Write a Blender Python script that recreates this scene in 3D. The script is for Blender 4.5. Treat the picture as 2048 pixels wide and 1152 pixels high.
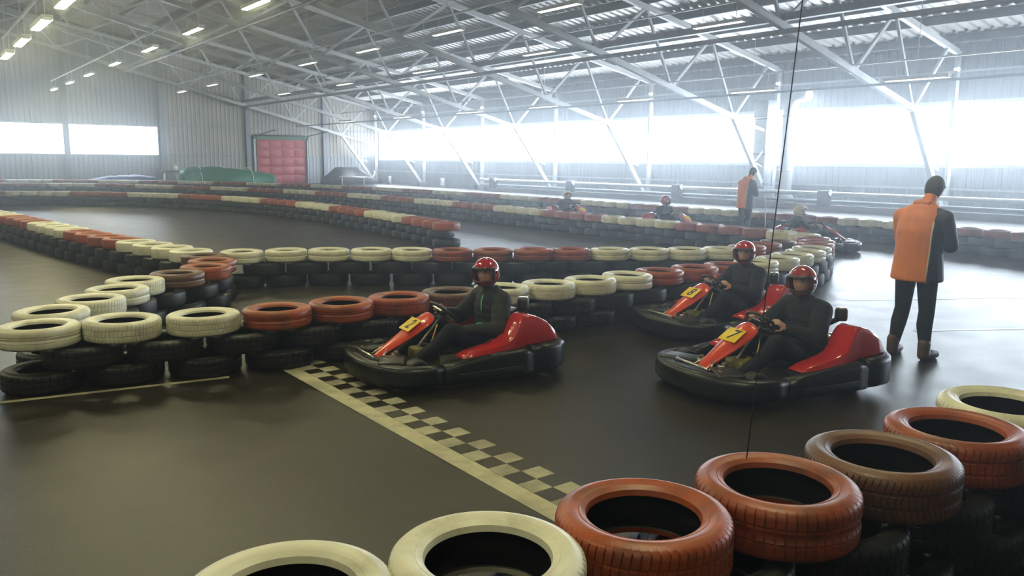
import bpy, bmesh, math, random
import numpy as np
from mathutils import Vector, Matrix
random.seed(7)
for o in list(bpy.data.objects):
    bpy.data.objects.remove(o, do_unlink=True)
SC = bpy.context.scene
COL = SC.collection
PI = math.pi

# ------------------------------------------------------------------ camera
def place_camera():
    f, xv, yv, slope = 1600.0, -204.0, 310.0, 0.0095
    d = np.array([xv-1024, yv-576, f]); d /= np.linalg.norm(d)          # the hall's long axis seen from the camera
    q = np.array([1000.0, yv+slope*(2024-xv)-576, f]); q /= np.linalg.norm(q)
    up = np.cross(d, q); up /= np.linalg.norm(up)
    if up[1] > 0: up = -up
    x = np.cross(d, up); x /= np.linalg.norm(x)
    if x[0] < 0: x = -x
    R = np.stack([x, d, up], 1)
    cd = bpy.data.cameras.new('camera'); co = bpy.data.objects.new('camera', cd); COL.objects.link(co)
    cd.sensor_width = 36.0; cd.lens = f/2048*36.0; cd.clip_start = 0.05; cd.clip_end = 300
    M = Matrix.Identity(4)
    for i in range(3):
        M[i][0] = R[0, i]; M[i][1] = -R[1, i]; M[i][2] = -R[2, i]
    M[0][3], M[1][3], M[2][3] = 0, 0, 1.9
    co.matrix_world = M
    SC.camera = co
place_camera()

# ------------------------------------------------------------------ sky, exposure
WINDOW_STRENGTH = 24.0
WINDOW_COLOUR = (0.76, 0.88, 1.0, 1)
LAMP_STRENGTH = 76.0
LAMP_COLOUR = (1.0, 0.93, 0.54, 1)
GLARE_HAZE_DENSITY = 0.0068
w = bpy.data.worlds.new('sky'); SC.world = w; w.use_nodes = True
w.node_tree.nodes['Background'].inputs[0].default_value = (0.80, 0.90, 1.0, 1)
w.node_tree.nodes['Background'].inputs[1].default_value = 1.0
vs_ = w.node_tree.nodes.new('ShaderNodeVolumeScatter')          # thin haze added to imitate lens glare round the windows
vs_.inputs['Density'].default_value = GLARE_HAZE_DENSITY; vs_.inputs['Anisotropy'].default_value = 0.86; vs_.inputs['Color'].default_value = (0.86, 0.93, 1, 1)
w.node_tree.links.new(vs_.outputs[0], w.node_tree.nodes['World Output'].inputs['Volume'])
SC.view_settings.view_transform = 'Standard'; SC.view_settings.look = 'None'
SC.view_settings.gamma = 1.0; SC.view_settings.use_curve_mapping = False
SC.view_settings.exposure = 0.0
SC.cycles.use_denoising = True
SC.cycles.max_bounces = 6; SC.cycles.diffuse_bounces = 4; SC.cycles.glossy_bounces = 3
SC.cycles.volume_bounces = 0; SC.cycles.transparent_max_bounces = 8
SC.cycles.sample_clamp_indirect = 6.0
SC.cycles.caustics_reflective = False; SC.cycles.caustics_refractive = False

# ------------------------------------------------------------------ materials
MATS = {}
def mat(name, col, rough=0.6, metal=0.0, var=0.0, scale=6.0, dirt=None, dirt_amt=0.0, dirt_scale=3.0, bump=0.0, bump_scale=40.0,
        coat=0.0, rnd=0.0, rnd_col=None, emit=None, estr=0.0, rvar=0.0, spec=0.5):
    m = bpy.data.materials.new(name); m.use_nodes = True
    nt = m.node_tree; N = nt.nodes; Lk = nt.links
    b = N['Principled BSDF']
    b.inputs['Roughness'].default_value = rough; b.inputs['Metallic'].default_value = metal
    b.inputs['Coat Weight'].default_value = coat; b.inputs['Coat Roughness'].default_value = 0.06
    b.inputs['Specular IOR Level'].default_value = spec
    tc = N.new('ShaderNodeTexCoord')
    if len(col) == 3: col = (*col, 1)
    cur = None
    if var or dirt or rnd or rvar:
        rgb = N.new('ShaderNodeRGB'); rgb.outputs[0].default_value = col; cur = rgb.outputs[0]
    if rnd and rnd_col:
        oi = N.new('ShaderNodeObjectInfo'); mr = N.new('ShaderNodeMath'); mr.operation = 'MULTIPLY'
        Lk.new(oi.outputs['Random'], mr.inputs[0]); mr.inputs[1].default_value = rnd
        mx = N.new('ShaderNodeMix'); mx.data_type = 'RGBA'
        Lk.new(mr.outputs[0], mx.inputs['Factor']); Lk.new(cur, mx.inputs['A']); mx.inputs['B'].default_value = (*rnd_col, 1)
        cur = mx.outputs['Result']
    if var:
        nz = N.new('ShaderNodeTexNoise'); nz.inputs['Scale'].default_value = scale; nz.inputs['Detail'].default_value = 6
        Lk.new(tc.outputs['Object'], nz.inputs['Vector'])
        mp = N.new('ShaderNodeMapRange'); mp.inputs['To Min'].default_value = 1-var; mp.inputs['To Max'].default_value = 1+var
        mp.inputs['From Min'].default_value = 0.3; mp.inputs['From Max'].default_value = 0.7
        Lk.new(nz.outputs['Fac'], mp.inputs['Value'])
        mx = N.new('ShaderNodeMix'); mx.data_type = 'RGBA'; mx.blend_type = 'MULTIPLY'; mx.inputs['Factor'].default_value = 1
        Lk.new(cur, mx.inputs['A']); Lk.new(mp.outputs['Result'], mx.inputs['B']); cur = mx.outputs['Result']
        if rvar:
            m2 = N.new('ShaderNodeMapRange'); m2.inputs['To Min'].default_value = rough-rvar; m2.inputs['To Max'].default_value = rough+rvar
            m2.inputs['From Min'].default_value = 0.3; m2.inputs['From Max'].default_value = 0.7
            Lk.new(nz.outputs['Fac'], m2.inputs['Value']); Lk.new(m2.outputs['Result'], b.inputs['Roughness'])
    if dirt:
        nz = N.new('ShaderNodeTexNoise'); nz.inputs['Scale'].default_value = dirt_scale; nz.inputs['Detail'].default_value = 8
        nz.inputs['Roughness'].default_value = 0.65
        oi2 = N.new('ShaderNodeObjectInfo'); ad = N.new('ShaderNodeVectorMath'); ad.operation = 'ADD'
        Lk.new(tc.outputs['Object'], ad.inputs[0]); Lk.new(oi2.outputs['Location'], ad.inputs[1])
        Lk.new(ad.outputs[0], nz.inputs['Vector'])
        mp = N.new('ShaderNodeMapRange'); mp.inputs['From Min'].default_value = 0.48; mp.inputs['From Max'].default_value = 0.68
        mp.inputs['To Max'].default_value = dirt_amt
        Lk.new(nz.outputs['Fac'], mp.inputs['Value'])
        mx = N.new('ShaderNodeMix'); mx.data_type = 'RGBA'
        Lk.new(mp.outputs['Result'], mx.inputs['Factor']); Lk.new(cur, mx.inputs['A']); mx.inputs['B'].default_value = (*dirt, 1)
        cur = mx.outputs['Result']
    if cur is not None: Lk.new(cur, b.inputs['Base Color'])
    else: b.inputs['Base Color'].default_value = col
    if bump:
        nz = N.new('ShaderNodeTexNoise'); nz.inputs['Scale'].default_value = bump_scale; nz.inputs['Detail'].default_value = 5
        Lk.new(tc.outputs['Object'], nz.inputs['Vector'])
        bp = N.new('ShaderNodeBump'); bp.inputs['Strength'].default_value = bump; bp.inputs['Distance'].default_value = 0.01
        Lk.new(nz.outputs['Fac'], bp.inputs['Height']); Lk.new(bp.outputs['Normal'], b.inputs['Normal'])
    if emit:
        b.inputs['Emission Color'].default_value = emit; b.inputs['Emission Strength'].default_value = estr
    MATS[name] = m
    return m

mat('asphalt', (0.019, 0.0162, 0.011), 0.33, var=0.22, scale=2.5, dirt=(0.030, 0.0265, 0.019), dirt_amt=0.5, dirt_scale=0.35, bump=0.22, bump_scale=150, rvar=0.035, spec=0.42)
mat('paint_line', (0.55, 0.53, 0.36), 0.6, var=0.12, scale=9, dirt=(0.10, 0.092, 0.07), dirt_amt=0.55, dirt_scale=2.2, bump=0.2, bump_scale=120)
mat('paint_check', (0.46, 0.44, 0.31), 0.6, var=0.15, scale=9, dirt=(0.085, 0.078, 0.065), dirt_amt=0.85, dirt_scale=1.3, bump=0.2, bump_scale=120)
mat('paint_worn', (0.42, 0.42, 0.38), 0.33, var=0.12, scale=9, dirt=(0.05, 0.046, 0.038), dirt_amt=0.7, dirt_scale=1.6, bump=0.15, bump_scale=120)
mat('tyre_white', (0.76, 0.745, 0.58), 0.36, var=0.07, scale=7, dirt=(0.34, 0.31, 0.20), dirt_amt=0.5, dirt_scale=5, bump=0.12, bump_scale=60, rnd=0.35, rnd_col=(0.78, 0.77, 0.66))
mat('tyre_orange', (0.35, 0.070, 0.017), 0.40, var=0.14, scale=8, dirt=(0.075, 0.032, 0.015), dirt_amt=0.75, dirt_scale=3.6, bump=0.12, bump_scale=60, rnd=0.6, rnd_col=(0.25, 0.058, 0.026))
mat('tyre_brown', (0.12, 0.052, 0.026), 0.42, var=0.2, scale=8, dirt=(0.05, 0.035, 0.028), dirt_amt=0.75, dirt_scale=4.5, bump=0.12, bump_scale=60)
mat('tyre_black', (0.0065, 0.0085, 0.0085), 0.46, var=0.25, scale=6, dirt=(0.022, 0.022, 0.02), dirt_amt=0.4, dirt_scale=6, rnd=0.5, rnd_col=(0.012, 0.014, 0.015), spec=0.4)
mat('roof_sheet', (0.40, 0.38, 0.355), 0.33, 0.35, var=0.06, scale=0.6, dirt=(0.40, 0.37, 0.32), dirt_amt=0.4, dirt_scale=0.4)
mat('purlin_steel', (0.17, 0.17, 0.17), 0.5, 0.0, var=0.1, scale=2)
mat('truss_paint', (0.56, 0.56, 0.55), 0.45, var=0.06, scale=3, dirt=(0.38, 0.36, 0.33), dirt_amt=0.35, dirt_scale=1.5)
mat('brace_steel', (0.16, 0.16, 0.165), 0.4, var=0.1, scale=3)
mat('cladding_grey', (0.32, 0.34, 0.36), 0.55, var=0.05, scale=0.8)
mat('cladding_beige', (0.38, 0.355, 0.31), 0.55, var=0.06, scale=0.7, dirt=(0.29, 0.26, 0.22), dirt_amt=0.35, dirt_scale=0.5)
mat('column_steel', (0.24, 0.27, 0.30), 0.5, var=0.08, scale=2)
mat('window_frame', (0.55, 0.57, 0.6), 0.45, var=0.04)
mat('window_glow', (0.85, 0.9, 0.95), 0.25, emit=WINDOW_COLOUR, estr=WINDOW_STRENGTH)
mat('window_glow_far', (0.85, 0.9, 0.95), 0.25, emit=WINDOW_COLOUR, estr=WINDOW_STRENGTH*0.5)
mat('tube_glow', (0.9, 0.9, 0.85), 0.3, emit=LAMP_COLOUR, estr=LAMP_STRENGTH)
mat('tube_glow_strong', (0.9, 0.9, 0.85), 0.3, emit=LAMP_COLOUR, estr=LAMP_STRENGTH*1.6)
mat('lamp_housing', (0.72, 0.72, 0.70), 0.4, var=0.03)
mat('tube_dim', (0.9, 0.9, 0.88), 0.3, emit=(1, 0.97, 0.9, 1), estr=7)
mat('small_glow', (0.9, 0.9, 0.9), 0.3, emit=(0.95, 0.97, 1, 1), estr=8)
mat('door_red', (0.42, 0.055, 0.065), 0.45, var=0.06, scale=1.5)
mat('door_frame_dark', (0.05, 0.05, 0.05), 0.5, var=0.1)
mat('white_plastic', (0.78, 0.78, 0.76), 0.35, var=0.03)
mat('green_tarp', (0.02, 0.16, 0.075), 0.5, var=0.25, scale=3, bump=0.4, bump_scale=8)
mat('green_steel', (0.05, 0.13, 0.085), 0.5, var=0.1)
mat('dark_tarp', (0.045, 0.042, 0.045), 0.55, var=0.2, scale=4)
mat('blue_tarp', (0.03, 0.06, 0.17), 0.5, var=0.2, scale=3)
mat('duct_metal', (0.52, 0.54, 0.55), 0.35, 0.6, var=0.08, scale=3)
mat('rail_metal', (0.66, 0.67, 0.68), 0.35, 0.3, var=0.06, scale=3)
mat('concrete', (0.22, 0.22, 0.22), 0.7, var=0.12, scale=3)
mat('cable_black', (0.01, 0.01, 0.011), 0.5, var=0.1)
mat('kart_red', (0.46, 0.016, 0.014), 0.2, var=0.05, scale=4, coat=0.6)
mat('panel_red', (0.70, 0.062, 0.022), 0.28, var=0.05, scale=4, coat=0.4)
mat('plate_yellow', (0.86, 0.60, 0.01), 0.4, var=0.04, scale=5)
mat('print_black', (0.01, 0.01, 0.01), 0.5, var=0.05)
mat('bumper_black', (0.0045, 0.0075, 0.0068), 0.36, var=0.25, scale=5, dirt=(0.03, 0.03, 0.026), dirt_amt=0.4, dirt_scale=4, bump=0.15, bump_scale=30, spec=0.4)
mat('seat_black', (0.009, 0.009, 0.01), 0.4, var=0.1)
mat('steel_bright', (0.62, 0.60, 0.54), 0.28, 0.9, var=0.06)
mat('frame_dark', (0.05, 0.05, 0.055), 0.35, 0.5, var=0.1)
mat('engine_grey', (0.22, 0.22, 0.21), 0.4, 0.6, var=0.15)
mat('tank_olive', (0.24, 0.21, 0.035), 0.4, var=0.15, scale=4)
mat('cable_yellow', (0.75, 0.62, 0.12), 0.45, var=0.04)
mat('rubber', (0.007, 0.007, 0.008), 0.5, var=0.2)
mat('helmet_red', (0.42, 0.012, 0.018), 0.12, var=0.05, scale=5, coat=1.0)
mat('helmet_dark', (0.012, 0.012, 0.014), 0.35, var=0.05)
mat('helmet_red_print', (0.30, 0.012, 0.012), 0.12, var=0.04, scale=6, coat=1.0, dirt=(0.42, 0.25, 0.10), dirt_amt=0.8, dirt_scale=9)
mat('skin', (0.52, 0.30, 0.22), 0.5, var=0.06, scale=12)
mat('lips', (0.36, 0.13, 0.11), 0.5, var=0.05)
mat('eye_dark', (0.03, 0.022, 0.02), 0.3, var=0.05)
mat('jacket_charcoal', (0.014, 0.0165, 0.017), 0.7, var=0.2, spec=0.25, scale=9, bump=0.3, bump_scale=14)
mat('jacket_navy', (0.0075, 0.009, 0.0115), 0.75, var=0.2, spec=0.25, scale=9, bump=0.3, bump_scale=14)
mat('trousers_navy', (0.0085, 0.012, 0.0195), 0.8, var=0.2, spec=0.25, scale=14, bump=0.2, bump_scale=20)
mat('collar_red', (0.50, 0.02, 0.03), 0.6, var=0.1)
mat('zip_green', (0.10, 0.72, 0.30), 0.4, var=0.03)
mat('shoe_brown', (0.095, 0.06, 0.04), 0.5, var=0.2)
mat('marshal_orange', (0.85, 0.26, 0.055), 0.6, var=0.06, scale=6, bump=0.2, bump_scale=12)
mat('marshal_navy', (0.016, 0.024, 0.05), 0.6, var=0.1, scale=6, bump=0.2, bump_scale=12)
mat('piping_pale', (0.62, 0.60, 0.52), 0.5, var=0.05)
mat('hair_dark', (0.03, 0.035, 0.045), 0.6, var=0.2, scale=20, bump=0.3, bump_scale=60)

# ------------------------------------------------------------------ mesh helpers
class MB:
    """collects shapes; build() links them as one mesh object"""
    def __init__(s): s.v = []; s.f = []; s.sm = []
    def add(s, vs, fs, smooth=False):
        o = len(s.v); s.v += [tuple(p) for p in vs]; s.f += [tuple(i+o for i in f) for f in fs]; s.sm += [smooth]*len(fs)
        return s
    def box(s, c, size, rz=0, M=None, bev=0.0):
        hx, hy, hz = size[0]/2, size[1]/2, size[2]/2
        if bev <= 0:
            vs = [(x, y, z) for x in (-hx, hx) for y in (-hy, hy) for z in (-hz, hz)]
            fs = [(0, 1, 3, 2), (4, 6, 7, 5), (0, 4, 5, 1), (2, 3, 7, 6), (0, 2, 6, 4), (1, 5, 7, 3)]
        else:
            b = bmesh.new(); bmesh.ops.create_cube(b, size=1)
            for v in b.verts: v.co = Vector((v.co.x*size[0], v.co.y*size[1], v.co.z*size[2]))
            bmesh.ops.bevel(b, geom=list(b.edges), offset=min(bev, min(size)*0.45), segments=2, affect='EDGES', profile=0.6)
            b.verts.index_update(); vs = [tuple(v.co) for v in b.verts]; fs = [tuple(v.index for v in f.verts) for f in b.faces]; b.free()
        Mx = M if M is not None else Matrix.Rotation(rz, 4, 'Z')
        c = Vector(c)
        return s.add([c + (Mx.to_3x3() @ Vector(p)) for p in vs], fs, bev > 0)
    def bar(s, a, b, wx, wz=None):
        """rectangular bar between two points"""
        a = Vector(a); b = Vector(b); d = b-a; L = d.length; d.normalize()
        up = Vector((0, 0, 1)) if abs(d.z) < 0.95 else Vector((0, 1, 0))
        sx = d.cross(up).normalized(); sz = sx.cross(d).normalized(); wz = wz or wx
        vs = []
        for p in (a, b):
            for i, j in ((-1, -1), (1, -1), (1, 1), (-1, 1)): vs.append(p + sx*i*wx/2 + sz*j*wz/2)
        return s.add(vs, [(3, 2, 1, 0), (4, 5, 6, 7), (0, 1, 5, 4), (1, 2, 6, 5), (2, 3, 7, 6), (3, 0, 4, 7)])
    def tube(s, pts, r, n=8, caps=True, closed=False):
        P = [Vector(p) for p in pts]; m = len(P)
        rr = r if isinstance(r, (list, tuple)) else [r]*m
        vs = []; prev = None
        for i, p in enumerate(P):
            if closed: d = P[(i+1) % m]-P[i-1]
            else: d = P[min(i+1, m-1)]-P[max(i-1, 0)]
            d.normalize()
            if prev is None:
                u = d.orthogonal().normalized()
            else:
                u = prev - d*prev.dot(d)
                u = u.normalized() if u.length > 1e-6 else d.orthogonal().normalized()
            prev = u; v = d.cross(u)
            for k in range(n):
                a = 2*PI*k/n; vs.append(p + (u*math.cos(a)+v*math.sin(a))*rr[i])
        fs = []
        for i in range(m if closed else m-1):
            j = (i+1) % m
            for k in range(n): fs.append((i*n+k, i*n+(k+1) % n, j*n+(k+1) % n, j*n+k))
        s.add(vs, fs, True)
        if caps and not closed:
            o = len(s.v)-len(vs)
            s.f.append(tuple(o+k for k in range(n))[::-1]); s.sm.append(False)
            s.f.append(tuple(o+(m-1)*n+k for k in range(n))); s.sm.append(False)
        return s
    def lathe(s, prof, n=24, c=(0, 0, 0), M=None, close=False, smooth=True):
        vs = []; m = len(prof)
        for k in range(n):
            a = 2*PI*k/n
            for r, z in prof: vs.append(Vector((r*math.cos(a), r*math.sin(a), z)))
        fs = []
        for k in range(n):
            j = (k+1) % n
            for i in range(m if close else m-1):
                i2 = (i+1) % m
                fs.append((k*m+i, j*m+i, j*m+i2, k*m+i2))
        c = Vector(c)
        vs = [c + (M.to_3x3() @ p if M is not None else p) for p in vs]
        return s.add(vs, fs, smooth)
    def prism(s, outline, a, b, axis='y'):
        """outline of 2-D points extruded along axis from a to b"""
        n = len(outline); vs = []
        for t in (a, b):
            for p, q in outline:
                vs.append((p, t, q) if axis == 'y' else ((t, p, q) if axis == 'x' else (p, q, t)))
        fs = [tuple(range(n))[::-1], tuple(range(n, 2*n))] + [(i, (i+1) % n, n+(i+1) % n, n+i) for i in range(n)]
        return s.add(vs, fs)
    def loft(s, rings, caps=True, smooth=True, closed=True):
        n = len(rings[0]); vs = [p for r in rings for p in r]; fs = []
        for i in range(len(rings)-1):
            for k in range(n if closed else n-1): fs.append((i*n+k, i*n+(k+1) % n, (i+1)*n+(k+1) % n, (i+1)*n+k))
        s.add(vs, fs, smooth)
        if caps:
            o = len(s.v)-len(vs)
            s.f.append(tuple(o+k for k in range(n))[::-1]); s.sm.append(False)
            s.f.append(tuple(o+(len(rings)-1)*n+k for k in range(n))); s.sm.append(False)
        return s
    def ball(s, c, r, n=12, m=8, sc=(1, 1, 1)):
        rings = []
        for i in range(m+1):
            t = -PI/2 + PI*i/m; rad = max(math.cos(t), 1e-3)
            rings.append([(c[0]+r*sc[0]*rad*math.cos(2*PI*k/n), c[1]+r*sc[1]*rad*math.sin(2*PI*k/n), c[2]+r*sc[2]*math.sin(t)) for k in range(n)])
        return s.loft(rings)
    def mesh(s, name):
        me = bpy.data.meshes.new(name); me.from_pydata([tuple(p) for p in s.v], [], s.f)
        me.polygons.foreach_set('use_smooth', s.sm); me.validate(); me.update()
        return me
    def build(s, name, m, parent=None, fix=True):
        me = s.mesh(name)
        if fix:
            b = bmesh.new(); b.from_mesh(me); bmesh.ops.recalc_face_normals(b, faces=b.faces); b.to_mesh(me); b.free()
        me.materials.append(MATS[m] if isinstance(m, str) else m)
        return link(name, me, parent)

def link(name, data, parent=None, loc=None):
    o = bpy.data.objects.new(name, data); COL.objects.link(o)
    if parent is not None: o.parent = parent
    if loc is not None: o.location = loc
    return o
def thing(name, label, cat, loc=(0, 0, 0), rz=0, group=None):
    o = link(name, None); o.location = loc; o.rotation_euler = (0, 0, rz); o.empty_display_size = 0.2
    return tag(o, label, cat, group)
def tag(o, label=None, cat=None, group=None, kind=None):
    if label: o['label'] = label
    if cat: o['category'] = cat
    if group: o['group'] = group
    if kind: o['kind'] = kind
    return o
def struct(o): o['kind'] = 'structure'; return o
def copy_tree(o, parent=None):
    c = o.copy(); COL.objects.link(c)
    if parent is not None: c.parent = parent
    for ch in list(KIDS.get(o.name, o.children)): copy_tree(ch, c)
    return c
KIDS = {}
ORD = ['first', 'second', 'third', 'fourth', 'fifth', 'sixth', 'seventh', 'eighth', 'ninth', 'tenth', 'eleventh', 'twelfth', 'thirteenth',
       'fourteenth', 'fifteenth', 'sixteenth', 'seventeenth', 'eighteenth', 'nineteenth', 'twentieth', 'twenty-first', 'twenty-second', 'twenty-third',
       'twenty-fourth', 'twenty-fifth', 'twenty-sixth', 'twenty-seventh', 'twenty-eighth', 'twenty-ninth', 'thirtieth']

# ------------------------------------------------------------------ the hall
XW, YF, XL, YN = 31.5, 60.3, -8.0, -9.0
FRAME_Y = [59.5-7.55*k for k in range(10)]
ZT = lambda x: 6.05+(30.5-abs(x))*0.195          # top chord
ZB = lambda x: 3.8+(28.1-abs(x))*0.252           # bottom chord
ROOF = lambda x: ZT(x)+0.42
W0, W1 = 1.87, 4.17                                # window strip

fl = struct(MB().add([(XL, YN, 0), (XW+0.3, YN, 0), (XW+0.3, YF+0.3, 0), (XL, YF+0.3, 0)], [(0, 1, 2, 3)]).build('floor', 'asphalt'))

def ribbed(pts0, pts1, pitch, depth, length_axis_n, out):
    """ribbed sheet between two lines pts0..pts1 (Vectors start/end), ribs repeated along the line, sticking out along `out`"""
    A0, A1 = [Vector(p) for p in pts0]; B0, B1 = [Vector(p) for p in pts1]
    L = (A1-A0).length; n = max(1, int(round(L/pitch))); out = Vector(out); vs = []; fs = []
    ts = []
    for i in range(n):
        for f, h in ((0.0, 0), (0.55, 0), (0.65, 1), (0.90, 1)): ts.append(((i+f)/n, h))
    ts.append((1.0, 0))
    for t, h in ts:
        vs.append(A0.lerp(A1, t)+out*depth*h); vs.append(B0.lerp(B1, t)+out*depth*h)
    for i in range(len(ts)-1): fs.append((2*i, 2*i+1, 2*i+3, 2*i+2))
    return vs, fs

# roof: ribbed sheets on both sides of the ridge, ribs running down the slope
m = MB()
m.add(*ribbed([(0, YN, ROOF(0)), (0, YF+0.3, ROOF(0))], [(XW+0.3, YN, ROOF(XW+0.3)), (XW+0.3, YF+0.3, ROOF(XW+0.3))], 0.42, 0.07, 0, (0, 0, 1)))
m.add(*ribbed([(XL, YN, ROOF(XL)), (XL, YF+0.3, ROOF(XL))], [(0, YN, ROOF(0)), (0, YF+0.3, ROOF(0))], 0.42, 0.07, 0, (0, 0, 1)))
ceiling = struct(m.build('ceiling', 'roof_sheet', fix=False))
px = [30.3-1.925*i for i in range(16)]+[-2.0, -4.5, -7]
for x in px:
    z = ZT(x)+0.10
    p = MB()                                                # Z-section purlin
    p.box((x, (YN+YF)/2, z+0.15), (0.03, YF-YN, 0.29)); p.box((x+0.05, (YN+YF)/2, z+0.015), (0.12, YF-YN, 0.02)); p.box((x-0.05, (YN+YF)/2, z+0.29), (0.12, YF-YN, 0.02))
    p.build('purlin', 'purlin_steel', ceiling)

# walls: ribbed cladding below and above the window strip
def clad(name, a, b, z0, z1, out, m, parent=None, pitch=0.30):
    vs, fs = ribbed([(a[0], a[1], z0), (b[0], b[1], z0)], [(a[0], a[1], z1), (b[0], b[1], z1)], pitch, 0.022, 0, out)
    return MB().add(vs, fs).build(name, m, parent, fix=False)
wr = struct(clad('wall_right', (XW, YN), (XW, YF), 0, W0, (-1, 0, 0), 'cladding_grey'))
clad('upper_cladding', (XW, YN), (XW, YF), W1, ROOF(XW)+0.2, (-1, 0, 0), 'cladding_grey', wr)
for z in (W0-0.04, W1+0.04, 1.0, 5.3):
    MB().box((XW-0.06, (YN+YF)/2, z), (0.10, YF-YN, 0.08)).build('wall_rail', 'window_frame', wr)
WINX = [2.9, 8.9, 14.75]
wf = struct(clad('wall_far', (XL, YF), (XW, YF), 0, W0+0.15, (0, -1, 0), 'cladding_grey'))
m = MB(); nseg = 30                                         # gable part up to the roof slope
vs, fs = ribbed([(XL, YF, W1-0.1), (14.9, YF, W1-0.1)], [(XL, YF, 13), (14.9, YF, 13)], 0.30, 0.022, 0, (0, -1, 0))
MB().add(vs, fs).build('gable_cladding', 'cladding_grey', wf, fix=False)
vs, fs = ribbed([(14.9, YF, W0+0.15), (XW, YF, W0+0.15)], [(14.9, YF, 10.5), (XW, YF, 8)], 0.30, 0.022, 0, (0, -1, 0))
MB().add(vs, fs).build('gable_cladding', 'cladding_beige', wf, fix=False)
clad('lower_cladding', (14.9, YF-0.02), (21.2, YF-0.02), 0, W0+0.15, (0, -1, 0), 'cladding_beige', wf)
for z in (2.05, 4.1):
    MB().box(((14.9+XW)/2, YF-0.06, z), (XW-14.9, 0.06, 0.07)).build('wall_rail', 'column_steel', wf)
for x in (2.9, 8.9, 14.9, 20.9, 27.0):
    zt = ROOF(x)
    c = MB().box((x, YF-0.20, zt/2), (0.34, 0.02, zt)).box((x, YF-0.05, zt/2), (0.34, 0.02, zt)).box((x, YF-0.12, zt/2), (0.03, 0.15, zt))
    c.build('gable_column', 'column_steel', wf)
wl = struct(clad('wall_left', (XL, YN), (XL, YF), 0, 13, (1, 0, 0), 'cladding_beige'))
wn = struct(clad('wall_near', (XL, YN), (XW, YN), 0, 13, (0, 1, 0), 'cladding_beige'))

# windows: one glazed bay between each pair of columns
nwin = 0
def window(a, b, z0, z1, nrm, glow='window_glow'):
    """frame with mullions round a bright pane; a, b ends on the wall line"""
    global nwin; nwin += 1
    a = Vector((*a, 0)); b = Vector((*b, 0)); d = (b-a).normalized(); nrm = Vector(nrm); L = (b-a).length
    def P(t, z, o): return a+d*t+nrm*o+Vector((0, 0, z))
    f = MB()
    for z in (z0+0.03, z1-0.03): f.bar(P(0, z, 0.03), P(L, z, 0.03), 0.08, 0.06)
    for t in (0.012, L-0.012): f.bar(P(t, z0, 0.02), P(t, z1, 0.02), 0.024, 0.04)
    o = struct(f.build('window_%d' % nwin, 'window_frame'))
    q = MB().add([P(0.05, z0+0.05, 0.0), P(L-0.05, z0+0.05, 0.0), P(L-0.05, z1-0.05, 0.0), P(0.05, z1-0.05, 0.0)], [(0, 1, 2, 3)])
    q.add([P(0.05, z0+0.05, -0.03), P(L-0.05, z0+0.05, -0.03), P(L-0.05, z1-0.05, -0.03), P(0.05, z1-0.05, -0.03)], [(3, 2, 1, 0)])
    q.build('pane', glow, o, fix=False)
ys = [YF-0.6]+[y for y in FRAME_Y[1:]]+[YN+0.4]
for y0, y1 in zip(ys[:-1], ys[1:]):
    if y0-y1 > 1: window((XW, y0-0.01), (XW, y1+0.01), W0, W1, (-1, 0, 0))
for x0, x1 in ((-3.1, 2.8), (2.95, 8.8), (9.0, 14.6)):
    window((x0, YF), (x1, YF), 2.03, 4.05, (0, -1, 0), 'window_glow_far')

# red sectional door in the far wall, its five panels apart
d = thing('door_1', 'red sectional overhead door in the far wall with five horizontal panels', 'door', (23.4, YF-0.12, 0)); struct(d)
for i in range(5):
    p = MB().box((0, 0, 0.33+0.66*i), (3.9, 0.06, 0.645), bev=0.012)
    for k in range(4): p.box((-1.45+0.97*k, -0.035, 0.33+0.66*i), (0.85, 0.014, 0.44), bev=0.006)
    p.build('door_panel', 'door_red', d)
MB().box((-2.06, -0.05, 1.7), (0.16, 0.14, 3.4)).build('door_frame', 'white_plastic', d)  # white strip painted in for light through the door gap
MB().box((2.06, -0.05, 1.7), (0.12, 0.14, 3.4)).build('door_frame', 'window_frame', d)
MB().box((0, -0.05, 3.44), (4.4, 0.18, 0.22)).build('door_lintel', 'green_steel', d)
MB().tube([(-2, -0.15, 3.62), (2.3, -0.15, 3.62)], 0.05).build('spring_shaft', 'door_frame_dark', d)
for s in (-1, 1):
    MB().tube([(s*1.98, -0.2, 0), (s*1.98, -0.2, 3.2), (s*1.98, -0.5, 3.62), (s*1.98, -4.2, 3.9)], 0.035, 6).build('door_track', 'door_frame_dark', d)

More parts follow.
